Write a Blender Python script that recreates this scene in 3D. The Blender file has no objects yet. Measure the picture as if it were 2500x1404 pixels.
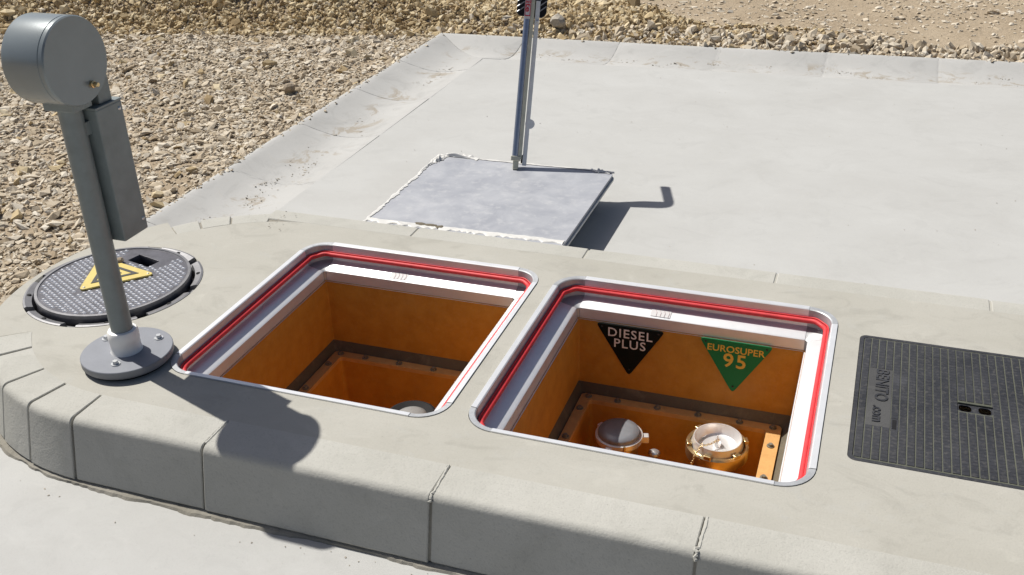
import bpy, bmesh, math, random
import numpy as np
from mathutils import Vector, Matrix

random.seed(7)
rng = np.random.default_rng(11)
scene = bpy.context.scene
COL = scene.collection
PI = math.pi

# ------------------------------------------------------------------ camera
cam_d = bpy.data.cameras.new('camera')
cam = bpy.data.objects.new('camera', cam_d)
COL.objects.link(cam)
CAM_F = Vector((-0.30835792, 0.827535, -0.46914945))
CAM_R = Vector((0.94191851, 0.33459576, -0.02889982))
CAM_U = Vector((-0.13305981, 0.45081204, 0.88264579))
CAM_P = Vector((1.5795993, -1.7168736, 1.34446714))
m = Matrix((CAM_R, CAM_U, -CAM_F)).transposed().to_4x4()
m.translation = CAM_P
cam.matrix_world = m
cam_d.sensor_width = 36.0
cam_d.lens = 2507.84 / 2500 * 36.0
cam_d.clip_start = 0.05
cam_d.clip_end = 2000
scene.camera = cam

# ------------------------------------------------------------------ light
SUN_PER_M = Vector((0.68, -0.236, -1.0))          # way a shadow falls per metre of height
to_sun = -SUN_PER_M.normalized()
elev = math.asin(to_sun.z)
azim = math.atan2(to_sun.x, to_sun.y)             # clockwise from +Y
world = bpy.data.worlds.new('World')
scene.world = world
world.use_nodes = True
wn = world.node_tree
wn.nodes.clear()
sky = wn.nodes.new('ShaderNodeTexSky')
sky.sky_type = 'NISHITA'
sky.sun_disc = False
sky.sun_elevation = elev
sky.sun_rotation = azim
sky.altitude = 100
sky.air_density = 0.75
sky.dust_density = 2.5
sky.ozone_density = 1.0
bg = wn.nodes.new('ShaderNodeBackground')
bg.inputs['Strength'].default_value = 0.066
wo = wn.nodes.new('ShaderNodeOutputWorld')
wn.links.new(sky.outputs[0], bg.inputs['Color'])
wn.links.new(bg.outputs[0], wo.inputs['Surface'])
sun_d = bpy.data.lights.new('sun', 'SUN')
sun_d.energy = 5.0
sun_d.angle = math.radians(0.55)
sun_d.color = (1.0, 0.965, 0.90)
sun = bpy.data.objects.new('sun', sun_d)
COL.objects.link(sun)
sun.location = (-3, 2, 6)
sun.rotation_euler = to_sun.to_track_quat('Z', 'Y').to_euler()
scene.view_settings.view_transform = 'Standard'
scene.view_settings.look = 'None'
scene.view_settings.exposure = 0.13
scene.view_settings.gamma = 1.0
scene.view_settings.use_curve_mapping = False
scene.cycles.max_bounces = 10
scene.cycles.diffuse_bounces = 6

# ------------------------------------------------------------------ materials
def new_mat(name):
    mt = bpy.data.materials.new(name)
    mt.use_nodes = True
    nt = mt.node_tree
    b = nt.nodes['Principled BSDF']
    return mt, nt, b

def N(nt, kind, **kw):
    n = nt.nodes.new(kind)
    for k, v in kw.items():
        if k.startswith('i_'):
            n.inputs[k[2:].replace('_', ' ')].default_value = v
        else:
            setattr(n, k, v)
    return n

def ramp(nt, fac, stops, interp='LINEAR'):
    r = nt.nodes.new('ShaderNodeValToRGB')
    r.color_ramp.interpolation = interp
    el = r.color_ramp.elements
    while len(el) < len(stops):
        el.new(0.5)
    for e, (p, c) in zip(el, stops):
        e.position = p
        e.color = (c[0], c[1], c[2], 1) if not isinstance(c, (int, float)) else (c, c, c, 1)
    nt.links.new(fac, r.inputs['Fac'])
    return r.outputs['Color']

def mixc(nt, fac, a, b, mode='MIX'):
    x = nt.nodes.new('ShaderNodeMix')
    x.data_type = 'RGBA'
    x.blend_type = mode
    if isinstance(fac, (int, float)):
        x.inputs[0].default_value = fac
    else:
        nt.links.new(fac, x.inputs[0])
    for i, v in ((6, a), (7, b)):
        if isinstance(v, (tuple, list)):
            x.inputs[i].default_value = (v[0], v[1], v[2], 1)
        else:
            nt.links.new(v, x.inputs[i])
    return x.outputs[2]

def coords(nt, scale=(1, 1, 1), world_pos=True):
    mp = nt.nodes.new('ShaderNodeMapping')
    mp.inputs['Scale'].default_value = scale
    if world_pos:
        g = nt.nodes.new('ShaderNodeNewGeometry')
        nt.links.new(g.outputs['Position'], mp.inputs['Vector'])
    else:
        t = nt.nodes.new('ShaderNodeTexCoord')
        nt.links.new(t.outputs['Object'], mp.inputs['Vector'])
    return mp.outputs['Vector']

def noise(nt, vec, scale, detail=4, rough=0.55, dist=0.0):
    n = nt.nodes.new('ShaderNodeTexNoise')
    n.inputs['Scale'].default_value = scale
    n.inputs['Detail'].default_value = detail
    n.inputs['Roughness'].default_value = rough
    n.inputs['Distortion'].default_value = dist
    nt.links.new(vec, n.inputs['Vector'])
    return n.outputs['Fac']

def bump(nt, b, height, strength=0.3, dist=0.01, prev=None):
    n = nt.nodes.new('ShaderNodeBump')
    n.inputs['Strength'].default_value = strength
    n.inputs['Distance'].default_value = dist
    nt.links.new(height, n.inputs['Height'])
    if prev is not None:
        nt.links.new(prev, n.inputs['Normal'])
    nt.links.new(n.outputs['Normal'], b.inputs['Normal'])
    return n.outputs['Normal']

def simple(name, col, rough=0.5, metal=0.0, var=0.12, vscale=9.0, bmp=0.0, bscale=120.0, spec=0.5):
    mt, nt, b = new_mat(name)
    v = coords(nt)
    f = noise(nt, v, vscale, 5, 0.6)
    lo = tuple(c * (1 - var) for c in col)
    hi = tuple(min(1, c * (1 + var)) for c in col)
    nt.links.new(ramp(nt, f, [(0.3, lo), (0.7, hi)]), b.inputs['Base Color'])
    b.inputs['Roughness'].default_value = rough
    b.inputs['Metallic'].default_value = metal
    b.inputs['Specular IOR Level'].default_value = spec
    if bmp > 0:
        bump(nt, b, noise(nt, v, bscale, 3), bmp, 0.004)
    return mt

def concrete(name, lo, hi, stain, bmp=0.25, streak=(1, 1, 1), grain=0.06, patchy=1.0):
    mt, nt, b = new_mat(name)
    v = coords(nt)
    vs = coords(nt, streak)
    big = noise(nt, vs, 2.6, 6, 0.62, 0.4)
    mid = noise(nt, vs, 13.0, 6, 0.65, 0.8)
    fine = noise(nt, v, 210.0, 3, 0.6)
    c = ramp(nt, big, [(0.3, lo), (0.72, hi)])
    c = mixc(nt, ramp(nt, mid, [(0.56, 0.0), (0.78, 0.55)]), c, stain)
    c = mixc(nt, ramp(nt, fine, [(0.30, grain * 3), (0.46, 0.0)]), c, tuple(x * 0.55 for x in lo))
    patch = noise(nt, vs, 5.5, 8, 0.7, 1.2)
    c = mixc(nt, ramp(nt, patch, [(0.36, 0.40 * patchy), (0.47, 0.0)]), c, tuple(x * 0.80 for x in lo))
    c = mixc(nt, ramp(nt, patch, [(0.58, 0.0), (0.70, 0.45 * patchy)]), c, tuple(min(1, x * 1.12) for x in hi))
    spots = nt.nodes.new('ShaderNodeTexVoronoi')
    spots.inputs['Scale'].default_value = 38.0
    nt.links.new(v, spots.inputs['Vector'])
    sp = ramp(nt, spots.outputs['Distance'], [(0.03, 0.45), (0.09, 0.0)])
    gate = ramp(nt, noise(nt, v, 5.0, 3), [(0.55, 0.0), (0.62, 1.0)])
    c = mixc(nt, mixc(nt, 1.0, sp, gate, 'MULTIPLY'), c, tuple(x * 0.42 for x in lo))
    nt.links.new(c, b.inputs['Base Color'])
    b.inputs['Roughness'].default_value = 0.88
    b.inputs['Specular IOR Level'].default_value = 0.25
    tro = noise(nt, coords(nt, (3.0, 26.0, 1)), 3.0, 5, 0.6, 1.0)
    n0 = bump(nt, b, tro, bmp * 0.45, 0.003)
    n1 = bump(nt, b, mid, bmp * 0.6, 0.006, n0)
    bump(nt, b, fine, bmp, 0.0015, n1)
    return mt

M = {}
M['pad'] = concrete('pad_concrete', (0.405, 0.402, 0.385), (0.45, 0.45, 0.435), (0.462, 0.458, 0.44), 0.18, (1.0, 1.25, 1), 0.03, 0.45)
M['island'] = concrete('island_concrete', (0.365, 0.352, 0.308), (0.415, 0.402, 0.358), (0.39, 0.388, 0.362), 0.3, (1.0, 1.6, 1), 0.05)
M['kerb'] = concrete('kerb_concrete', (0.385, 0.377, 0.338), (0.45, 0.441, 0.402), (0.345, 0.338, 0.30), 0.5, (1, 1, 1), 0.09, 0.7)
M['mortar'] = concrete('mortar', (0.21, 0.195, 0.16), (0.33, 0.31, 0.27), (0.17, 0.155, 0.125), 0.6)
M['gutter'] = concrete('gutter_concrete', (0.39, 0.386, 0.37), (0.44, 0.436, 0.42), (0.415, 0.40, 0.365), 0.22, (1, 1, 1), 0.04)
_mt = M['gutter']; _nt = _mt.node_tree; _b = _nt.nodes['Principled BSDF']
_src = _b.inputs['Base Color'].links[0].from_socket
_g = _nt.nodes.new('ShaderNodeNewGeometry'); _sep = _nt.nodes.new('ShaderNodeSeparateXYZ')
_nt.links.new(_g.outputs['Position'], _sep.inputs[0])
_mr = _nt.nodes.new('ShaderNodeMapRange')
for _i, _v in ((1, -0.170), (2, -0.182), (3, 0.0), (4, 1.0)):
    _mr.inputs[_i].default_value = _v
_nt.links.new(_sep.outputs['Z'], _mr.inputs[0])
_dust = ramp(_nt, noise(_nt, coords(_nt), 7.5, 8, 0.72, 0.6), [(0.54, 0.0), (0.59, 0.85)])
_c = mixc(_nt, mixc(_nt, 1.0, _dust, _mr.outputs[0], 'MULTIPLY'), _src, (0.31, 0.275, 0.225))
_nt.links.new(_c, _b.inputs['Base Color'])
M['paint'] = simple('grey_paint', (0.185, 0.215, 0.215), 0.42, 0.0, 0.12, 22, 0.05, 160)
M['drum_paint'] = simple('drum_grey_paint', (0.21, 0.24, 0.25), 0.27, 0.2, 0.05, 14, 0.02, 200)
M['flange_paint'] = simple('flange_grey_paint', (0.19, 0.20, 0.225), 0.5, 0.0, 0.06, 26, 0.04, 160)
M['white_plastic'] = simple('white_plastic', (0.82, 0.81, 0.78), 0.45, 0, 0.04)
M['zinc'] = simple('zinc_bolt', (0.6, 0.61, 0.61), 0.32, 0.7, 0.06, 60)
M['alu'] = simple('aluminium', (0.78, 0.785, 0.79), 0.36, 0.45, 0.05, 18, 0.03, 90)
M['alu_cast'] = simple('cast_aluminium', (0.43, 0.44, 0.45), 0.5, 0.45, 0.16, 30, 0.10, 140)
M['red_seal'] = simple('red_rubber_seal', (0.60, 0.035, 0.04), 0.55, 0, 0.15, 45)
M['gasket'] = concrete('dusty_gasket', (0.10, 0.085, 0.06), (0.17, 0.15, 0.11), (0.33, 0.28, 0.20), 0.5)
M['brass'] = simple('brass', (0.62, 0.47, 0.25), 0.3, 0.9, 0.15, 40)
M['alu_cap'] = simple('cap_aluminium', (0.80, 0.79, 0.78), 0.33, 0.55, 0.05, 40)
M['black_cap'] = simple('dark_cap', (0.27, 0.28, 0.30), 0.38, 0.35, 0.12, 30)
M['rubber'] = simple('black_rubber', (0.013, 0.013, 0.014), 0.75, 0, 0.2, 40, spec=0.2)
M['void'] = simple('shaft_black', (0.03, 0.028, 0.024), 0.95, 0, 0.3, 20)  # near-black for the manhole shaft and key box
M['sign_black'] = simple('sign_black', (0.008, 0.012, 0.010), 0.55, 0, 0.1, spec=0.12)
M['sign_green'] = simple('sign_green', (0.012, 0.20, 0.065), 0.5, 0, 0.08, spec=0.2)
M['ink_white'] = simple('ink_white', (0.85, 0.83, 0.78), 0.5, 0, 0.03)
M['ink_yellow'] = simple('ink_yellow', (0.78, 0.50, 0.06), 0.5, 0, 0.03)
M['ink_black'] = simple('ink_black', (0.025, 0.025, 0.022), 0.6, 0, 0.05)
M['yellow'] = simple('warning_yellow', (0.60, 0.475, 0.14), 0.42, 0, 0.06, 30)
M['ink_red'] = simple('ink_red', (0.50, 0.02, 0.035), 0.4, 0, 0.05)
M['ink_pale'] = simple('ink_pale', (0.45, 0.30, 0.30), 0.5)
M['label_white'] = simple('label_white', (0.60, 0.59, 0.585), 0.4, 0, 0.04)
M['tool_blue'] = simple('tool_blue_grey', (0.27, 0.31, 0.40), 0.25, 0.6, 0.10, 40)
M['tool_zinc'] = simple('tool_galvanised', (0.74, 0.74, 0.73), 0.45, 0.2, 0.10, 30)
M['tool_edge'] = simple('tool_edge_steel', (0.58, 0.56, 0.44), 0.45, 0.25, 0.12, 30)
M['stud_iron'] = simple('glint_stud_iron', (0.72, 0.72, 0.735), 0.25, 0.3, 0.15, 60)  # pale base colour puts the glints of the studs into the iron
M['dull_bolt'] = simple('dull_bolt_steel', (0.20, 0.19, 0.155), 0.5, 0.3, 0.3, 80)
M['dull_cap'] = simple('dull_grey_cap', (0.24, 0.24, 0.235), 0.5, 0.1, 0.12, 40)
M['pebble'] = simple('pebble_stone', (0.30, 0.24, 0.17), 0.9, 0, 0.25, 60, 0.4, 200)

# amber glass-fibre
mt, nt, b = new_mat('amber_fibreglass')
v = coords(nt)
f1 = noise(nt, v, 24, 6, 0.65, 0.2)
f2 = noise(nt, v, 90, 4, 0.7)
c = ramp(nt, f1, [(0.30, (0.49, 0.215, 0.025)), (0.70, (0.60, 0.288, 0.042))])
c = mixc(nt, ramp(nt, f2, [(0.5, 0.0), (0.75, 0.35)]), c, (0.55, 0.31, 0.10))
f4 = noise(nt, coords(nt, (1, 1, 0.12)), 38, 5, 0.65, 0.3)
c = mixc(nt, ramp(nt, f4, [(0.58, 0.0), (0.78, 0.16)]), c, (0.30, 0.13, 0.02))
f5 = noise(nt, coords(nt, (1, 1, 1)), 5, 5, 0.6)
c = mixc(nt, ramp(nt, f5, [(0.52, 0.0), (0.74, 0.25)]), c, (0.50, 0.285, 0.11))
nt.links.new(c, b.inputs['Base Color'])
b.inputs['Roughness'].default_value = 0.5
b.inputs['Specular IOR Level'].default_value = 0.3
bump(nt, b, f2, 0.25, 0.003)

M['frp'] = mt
M['frp_pale'] = simple('pale_fibreglass_flange', (0.56, 0.325, 0.125), 0.55, 0, 0.10, 40, 0.2, 120, 0.3)

# scuffed aluminium tread iron of the round lid
mt, nt, b = new_mat('ductile_iron')
v = coords(nt)
f1 = noise(nt, v, 26, 5, 0.7)
c = ramp(nt, f1, [(0.3, (0.14, 0.139, 0.147)), (0.7, (0.215, 0.213, 0.222))])
c = mixc(nt, ramp(nt, noise(nt, v, 6, 4), [(0.56, 0.0), (0.74, 0.5)]), c, (0.24, 0.235, 0.225))
nt.links.new(c, b.inputs['Base Color'])
b.inputs['Roughness'].default_value = 0.5
b.inputs['Metallic'].default_value = 0.3
bump(nt, b, noise(nt, v, 150, 3), 0.15, 0.002)
M['iron'] = mt
M['lid_iron'] = simple('dark_lid_iron', (0.095, 0.093, 0.105), 0.42, 0.35, 0.3, 20, 0.15, 150)

# black composite cover
mt, nt, b = new_mat('black_composite')
v = coords(nt)
f1 = noise(nt, v, 7, 6, 0.65)
f2 = noise(nt, v, 90, 4, 0.7)
c = ramp(nt, f1, [(0.3, (0.014, 0.015, 0.019)), (0.7, (0.032, 0.033, 0.039))])
c = mixc(nt, ramp(nt, f2, [(0.50, 0.0), (0.72, 0.42)]), c, (0.13, 0.122, 0.105))
c = mixc(nt, ramp(nt, noise(nt, v, 3.2, 6, 0.65), [(0.48, 0.0), (0.70, 0.40)]), c, (0.075, 0.074, 0.076))
c = mixc(nt, ramp(nt, noise(nt, v, 9, 4), [(0.62, 0.0), (0.72, 0.35)]), c, (0.10, 0.10, 0.11))
nt.links.new(c, b.inputs['Base Color'])
b.inputs['Roughness'].default_value = 0.55
bump(nt, b, f2, 0.3, 0.002)
M['black_cover'] = mt
M['panel_dust'] = concrete('panel_dust', (0.05, 0.05, 0.052), (0.10, 0.10, 0.098), (0.16, 0.158, 0.15), 0.5)
M['groove_dust'] = concrete('groove_dust', (0.07, 0.074, 0.058), (0.135, 0.14, 0.108), (0.19, 0.182, 0.145), 0.5)

# zinc plate of the lifted cover
mt, nt, b = new_mat('cover_plate_grey')
v = coords(nt)
f1 = noise(nt, v, 9, 6, 0.62, 0.5)
f2 = noise(nt, v, 30, 5, 0.65)
c = ramp(nt, f1, [(0.34, (0.29, 0.30, 0.33)), (0.66, (0.39, 0.398, 0.42))])
c = mixc(nt, ramp(nt, f2, [(0.52, 0.0), (0.70, 0.65)]), c, (0.45, 0.453, 0.46))
nt.links.new(c, b.inputs['Base Color'])
b.inputs['Roughness'].default_value = 0.5
bump(nt, b, f2, 0.12, 0.003)
M['cover_plate'] = mt
M['film'] = simple('white_film', (0.60, 0.59, 0.56), 0.5, 0, 0.10, 25)

def gravel_mat(name, stops, dustcol, dust=0.35, bs=260):
    mt, nt, b = new_mat(name)
    g = nt.nodes.new('ShaderNodeNewGeometry')
    v = coords(nt)
    c = ramp(nt, g.outputs['Random Per Island'], stops)
    f = noise(nt, v, 55, 4, 0.7)
    c = mixc(nt, ramp(nt, f, [(0.4, 0.0), (0.8, dust)]), c, dustcol)
    nt.links.new(c, b.inputs['Base Color'])
    b.inputs['Roughness'].default_value = 0.92
    b.inputs['Specular IOR Level'].default_value = 0.15
    bump(nt, b, noise(nt, v, bs, 3, 0.7), 0.5, 0.003)
    return mt
M['gravel'] = gravel_mat('pale_gravel', [(0.0, (0.26, 0.20, 0.13)), (0.10, (0.39, 0.32, 0.225)), (0.35, (0.49, 0.415, 0.31)), (0.7, (0.55, 0.485, 0.385)), (0.9, (0.63, 0.58, 0.49)), (1.0, (0.44, 0.37, 0.275))], (0.53, 0.455, 0.35), 0.45)
M['berm'] = gravel_mat('brown_gravel', [(0.0, (0.24, 0.17, 0.09)), (0.25, (0.40, 0.305, 0.175)), (0.6, (0.51, 0.41, 0.25)), (0.88, (0.60, 0.51, 0.35)), (1.0, (0.64, 0.57, 0.44))], (0.52, 0.41, 0.245), 0.3)

mt, nt, b = new_mat('sandy_ground')
v = coords(nt)
f1 = noise(nt, v, 1.4, 6, 0.6, 0.5)
f2 = noise(nt, v, 24, 6, 0.7)
f3 = noise(nt, v, 120, 4, 0.7)
c = ramp(nt, f1, [(0.3, (0.335, 0.265, 0.185)), (0.7, (0.42, 0.345, 0.25))])
c = mixc(nt, ramp(nt, f2, [(0.45, 0.0), (0.75, 0.55)]), c, (0.27, 0.21, 0.135))
c = mixc(nt, ramp(nt, f3, [(0.55, 0.0), (0.75, 0.6)]), c, (0.47, 0.41, 0.315))
nt.links.new(c, b.inputs['Base Color'])
b.inputs['Roughness'].default_value = 0.95
b.inputs['Specular IOR Level'].default_value = 0.1
n1 = bump(nt, b, f2, 0.7, 0.02)
bump(nt, b, f3, 0.6, 0.006, n1)
M['sand'] = mt
M['crumbs'] = simple('dirt_crumbs', (0.36, 0.325, 0.27), 0.95, 0, 0.25, 80)

# ------------------------------------------------------------------ helpers
def link(name, me, mat=None, parent=None, smooth=False, bevel=0.0):
    o = bpy.data.objects.new(name, me)
    COL.objects.link(o)
    if mat is not None:
        me.materials.clear()
        me.materials.append(M[mat] if isinstance(mat, str) else mat)
    if parent is not None:
        o.parent = parent
    if smooth:
        me.polygons.foreach_set('use_smooth', [True] * len(me.polygons))
    if bevel > 0:
        md = o.modifiers.new('bevel', 'BEVEL')
        md.width = bevel
        md.segments = 2
        md.limit_method = 'ANGLE'
    return o

def autosmooth(o, angle=40):
    me = o.data
    me.polygons.foreach_set('use_smooth', [True] * len(me.polygons))
    try:
        me.set_sharp_from_angle(angle=math.radians(angle))
    except Exception:
        pass
    return o

def tag(o, label, cat, group=None):
    o['label'] = label
    o['category'] = cat
    if group:
        o['group'] = group
    return o

def struct(o, kind='structure'):
    o['kind'] = kind
    return o

def empty(name, loc=(0, 0, 0)):
    o = bpy.data.objects.new(name, None)
    o.empty_display_size = 0.05
    COL.objects.link(o)
    o.location = loc
    bpy.context.view_layer.update()
    return o

def mesh(name, vs, fs):
    me = bpy.data.meshes.new(name)
    me.from_pydata([tuple(x) for x in vs], [], fs)
    me.update()
    return me

def fixn(me):
    bm = bmesh.new()
    bm.from_mesh(me)
    bmesh.ops.remove_doubles(bm, verts=bm.verts, dist=1e-6)
    bmesh.ops.recalc_face_normals(bm, faces=bm.faces)
    bm.to_mesh(me)
    bm.free()
    return me

def box_me(name, lo, hi):
    x0, y0, z0 = lo
    x1, y1, z1 = hi
    vs = [(x0, y0, z0), (x1, y0, z0), (x1, y1, z0), (x0, y1, z0), (x0, y0, z1), (x1, y0, z1), (x1, y1, z1), (x0, y1, z1)]
    fs = [(0, 3, 2, 1), (4, 5, 6, 7), (0, 1, 5, 4), (1, 2, 6, 5), (2, 3, 7, 6), (3, 0, 4, 7)]
    return mesh(name, vs, fs)

def lathe_me(name, prof, n=48, axis='Z', c=(0, 0, 0)):
    """prof: list of (r, h); closed by triangle fans where r == 0"""
    vs, fs, rings = [], [], []
    for r, h in prof:
        if r <= 1e-9:
            rings.append([len(vs)])
            vs.append((0, 0, h))
        else:
            rings.append(list(range(len(vs), len(vs) + n)))
            for k in range(n):
                a = 2 * PI * k / n
                vs.append((r * math.cos(a), r * math.sin(a), h))
    for A, B in zip(rings[:-1], rings[1:]):
        for k in range(n):
            k2 = (k + 1) % n
            if len(A) == 1 and len(B) == 1:
                continue
            if len(A) == 1:
                fs.append((A[0], B[k], B[k2]))
            elif len(B) == 1:
                fs.append((A[k2], A[k], B[0]))
            else:
                fs.append((A[k], B[k], B[k2], A[k2]))
    if axis == 'X':
        vs = [(h, x, y) for x, y, h in vs]
    elif axis == 'Y':
        vs = [(y, h, x) for x, y, h in vs]
    vs = [(x + c[0], y + c[1], z + c[2]) for x, y, z in vs]
    return fixn(mesh(name, vs, fs))

def tube_me(name, pts, r, n=8, closed=False, cap=True):
    pts = [Vector(p) for p in pts]
    vs, fs = [], []
    up = Vector((0.13, 0.2, 1)).normalized()
    L = len(pts)
    for i, p in enumerate(pts):
        if closed:
            t = pts[(i + 1) % L] - pts[i - 1]
        else:
            t = pts[min(i + 1, L - 1)] - pts[max(i - 1, 0)]
        t.normalize()
        a = t.cross(up)
        if a.length < 1e-4:
            a = t.cross(Vector((1, 0, 0)))
        a.normalize()
        bb = t.cross(a)
        rr = r[i] if isinstance(r, (list, tuple)) else r
        for k in range(n):
            th = 2 * PI * k / n
            vs.append(p + a * (rr * math.cos(th)) + bb * (rr * math.sin(th)))
    rng_ = range(L if closed else L - 1)
    for i in rng_:
        j = (i + 1) % L
        for k in range(n):
            k2 = (k + 1) % n
            fs.append((i * n + k, i * n + k2, j * n + k2, j * n + k))
    if cap and not closed:
        fs.append(tuple(range(n)))
        fs.append(tuple(range((L - 1) * n, L * n)))
    return fixn(mesh(name, vs, fs))

def fill_me(name, outer, holes, z0, z1):
    """flat plate with holes between heights z0 < z1"""
    cu = bpy.data.curves.new(name, 'CURVE')
    cu.dimensions = '2D'
    cu.fill_mode = 'BOTH'
    for loop in [outer] + list(holes):
        s = cu.splines.new('POLY')
        s.points.add(len(loop) - 1)
        for pt, (x, y) in zip(s.points, loop):
            pt.co = (x, y, 0, 1)
        s.use_cyclic_u = True
    cu.extrude = (z1 - z0) / 2
    o = bpy.data.objects.new(name, cu)
    COL.objects.link(o)
    dg = bpy.context.evaluated_depsgraph_get()
    me = bpy.data.meshes.new_from_object(o.evaluated_get(dg))
    bpy.data.objects.remove(o)
    bpy.data.curves.remove(cu)
    me.transform(Matrix.Translation((0, 0, (z0 + z1) / 2)))
    return fixn(me)

def text_me(name, body, size, mat4, depth=0.0008, bold=0.0, spacing=1.0, line=1.0):
    cu = bpy.data.curves.new(name, 'FONT')
    cu.body = body
    cu.size = size
    cu.align_x = 'CENTER'
    cu.align_y = 'CENTER'
    cu.extrude = depth
    cu.offset = bold
    cu.space_character = spacing
    cu.space_line = line
    cu.resolution_u = 3
    o = bpy.data.objects.new(name, cu)
    COL.objects.link(o)
    dg = bpy.context.evaluated_depsgraph_get()
    me = bpy.data.meshes.new_from_object(o.evaluated_get(dg))
    bpy.data.objects.remove(o)
    bpy.data.curves.remove(cu)
    me.materials.clear()
    me.transform(mat4)
    return me

def rrect(x0, y0, x1, y1, r, n=8):
    out = []
    for cx, cy, a0 in ((x1 - r, y1 - r, 0), (x0 + r, y1 - r, PI / 2), (x0 + r, y0 + r, PI), (x1 - r, y0 + r, 1.5 * PI)):
        for k in range(n + 1):
            a = a0 + PI / 2 * k / n
            out.append((cx + r * math.cos(a), cy + r * math.sin(a)))
    return out

def arc(cx, cy, r, a0, a1, n):
    return [(cx + r * math.cos(a0 + (a1 - a0) * k / n), cy + r * math.sin(a0 + (a1 - a0) * k / n)) for k in range(n + 1)]

def hexbolt(name, x, y, z, r, h, parent, mat='zinc', washer=True):
    prof_v, fs = [], []
    bm = bmesh.new()
    bmesh.ops.create_cone(bm, cap_ends=True, segments=6, radius1=r, radius2=r * 0.9, depth=h, matrix=Matrix.Translation((x, y, z + h / 2 + (0.0022 if washer else 0))) @ Matrix.Rotation(random.random(), 4, 'Z'))
    if washer:
        bmesh.ops.create_cone(bm, cap_ends=True, segments=20, radius1=r * 1.55, radius2=r * 1.5, depth=0.0024, matrix=Matrix.Translation((x, y, z + 0.0012)))
    me = bpy.data.meshes.new(name)
    bm.to_mesh(me)
    bm.free()
    return link(name, me, mat, parent)

# ------------------------------------------------------------------ layout numbers
ZP = -0.16                       # level of the pad
YC, R_OUT = 0.36, 0.615          # island end: semicircle
XC = -0.05
K_IN = 0.497                     # inner radius of the kerb
ISL_R = 4.2                      # right end, out of frame
FAR_Y0, FAR_K = 3.775, 0.040     # outer line of the far gutter: y = FAR_Y0 + FAR_K*(x+0.86)
GX_OUT, GX_IN = -0.86, -0.44
GW = GX_IN - GX_OUT
P1 = (0.0, 0.0, 0.755, 0.773)
P2 = (0.802, 0.0, 1.567, 0.773)
MH = (-0.408, 0.350)
BC = (1.628, 0.137, 2.154, 0.663)

def far_y(x):
    return FAR_Y0 + FAR_K * (x - GX_OUT)

# ------------------------------------------------------------------ ground sheet
def hnoise(x, y, s, seed=0):
    return (np.sin(x * s * 1.3 + 1.7 + seed) * np.cos(y * s * 1.1 - 0.6 + seed * 2) + 0.6 * np.sin(x * s * 2.7 + y * s * 2.1 + seed * 3) + 0.4 * np.cos(x * s * 4.9 - y * s * 5.3 + seed)) / 2.0

def foot(x):
    return np.where(x < GX_OUT, 3.80 + 0.20 * (x - GX_OUT), far_y(x) + 0.02)

def ground_h(x, y):
    x = np.asarray(x, float)
    y = np.asarray(y, float)
    h = -0.172 + 0.012 * hnoise(x, y, 2.2)
    d = y - foot(x)
    top = np.clip(0.085 - 0.055 * (x + 0.86) / 3.0, 0.035, 0.36)          # height of the bank, higher to the left
    top = np.where(x < -0.86, 0.085 + 0.085 * (-(x + 0.86)), top)
    top = np.clip(top, 0.03, 0.40)
    run = 0.30 + 1.7 * np.clip(top - 0.06, 0, 1)
    t = np.clip(d / run, 0, 1)
    t = t * t * (3 - 2 * t)
    h = h + top * t
    back = np.clip((d - run) / 0.5, 0, 1)
    h = h - back * 0.35 * top + back * 0.02 * hnoise(x * 0.4, y * 2.2, 1.6, 2.0)
    # gravel heaped a little against the gutter edge
    return h

def under_pad(x, y):
    return (x > GX_OUT + 0.10) & (y < far_y(x) - 0.10)

def graded(lo, hi, dense_lo, dense_hi, step, far_n):
    a = list(np.arange(dense_lo, dense_hi + 1e-6, step))
    left = [dense_lo - (dense_lo - lo) * (k / far_n) ** 2.5 for k in range(far_n, 0, -1)]
    right = [dense_hi + (hi - dense_hi) * (k / far_n) ** 2.5 for k in range(1, far_n + 1)]
    return np.array(left + a + right)

gx = graded(-250, 250, -6.5, 4.5, 0.06, 14)
gy = graded(-250, 250, -4.0, 8.0, 0.06, 14)
GX, GY = np.meshgrid(gx, gy)
GZ = ground_h(GX, GY)
GZ = np.where(under_pad(GX, GY) & (GX < 6.4) & (GY > -4.4), -0.95, GZ)
nv = np.stack([GX.ravel(), GY.ravel(), GZ.ravel()], 1)
nx_, ny_ = len(gx), len(gy)
idx = np.arange(nx_ * ny_).reshape(ny_, nx_)
q = np.stack([idx[:-1, :-1].ravel(), idx[:-1, 1:].ravel(), idx[1:, 1:].ravel(), idx[1:, :-1].ravel()], 1)
me = bpy.data.meshes.new('ground')
me.from_pydata(nv.tolist(), [], q.tolist())
me.update()
struct(link('ground', me, 'sand', None, True))

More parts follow.
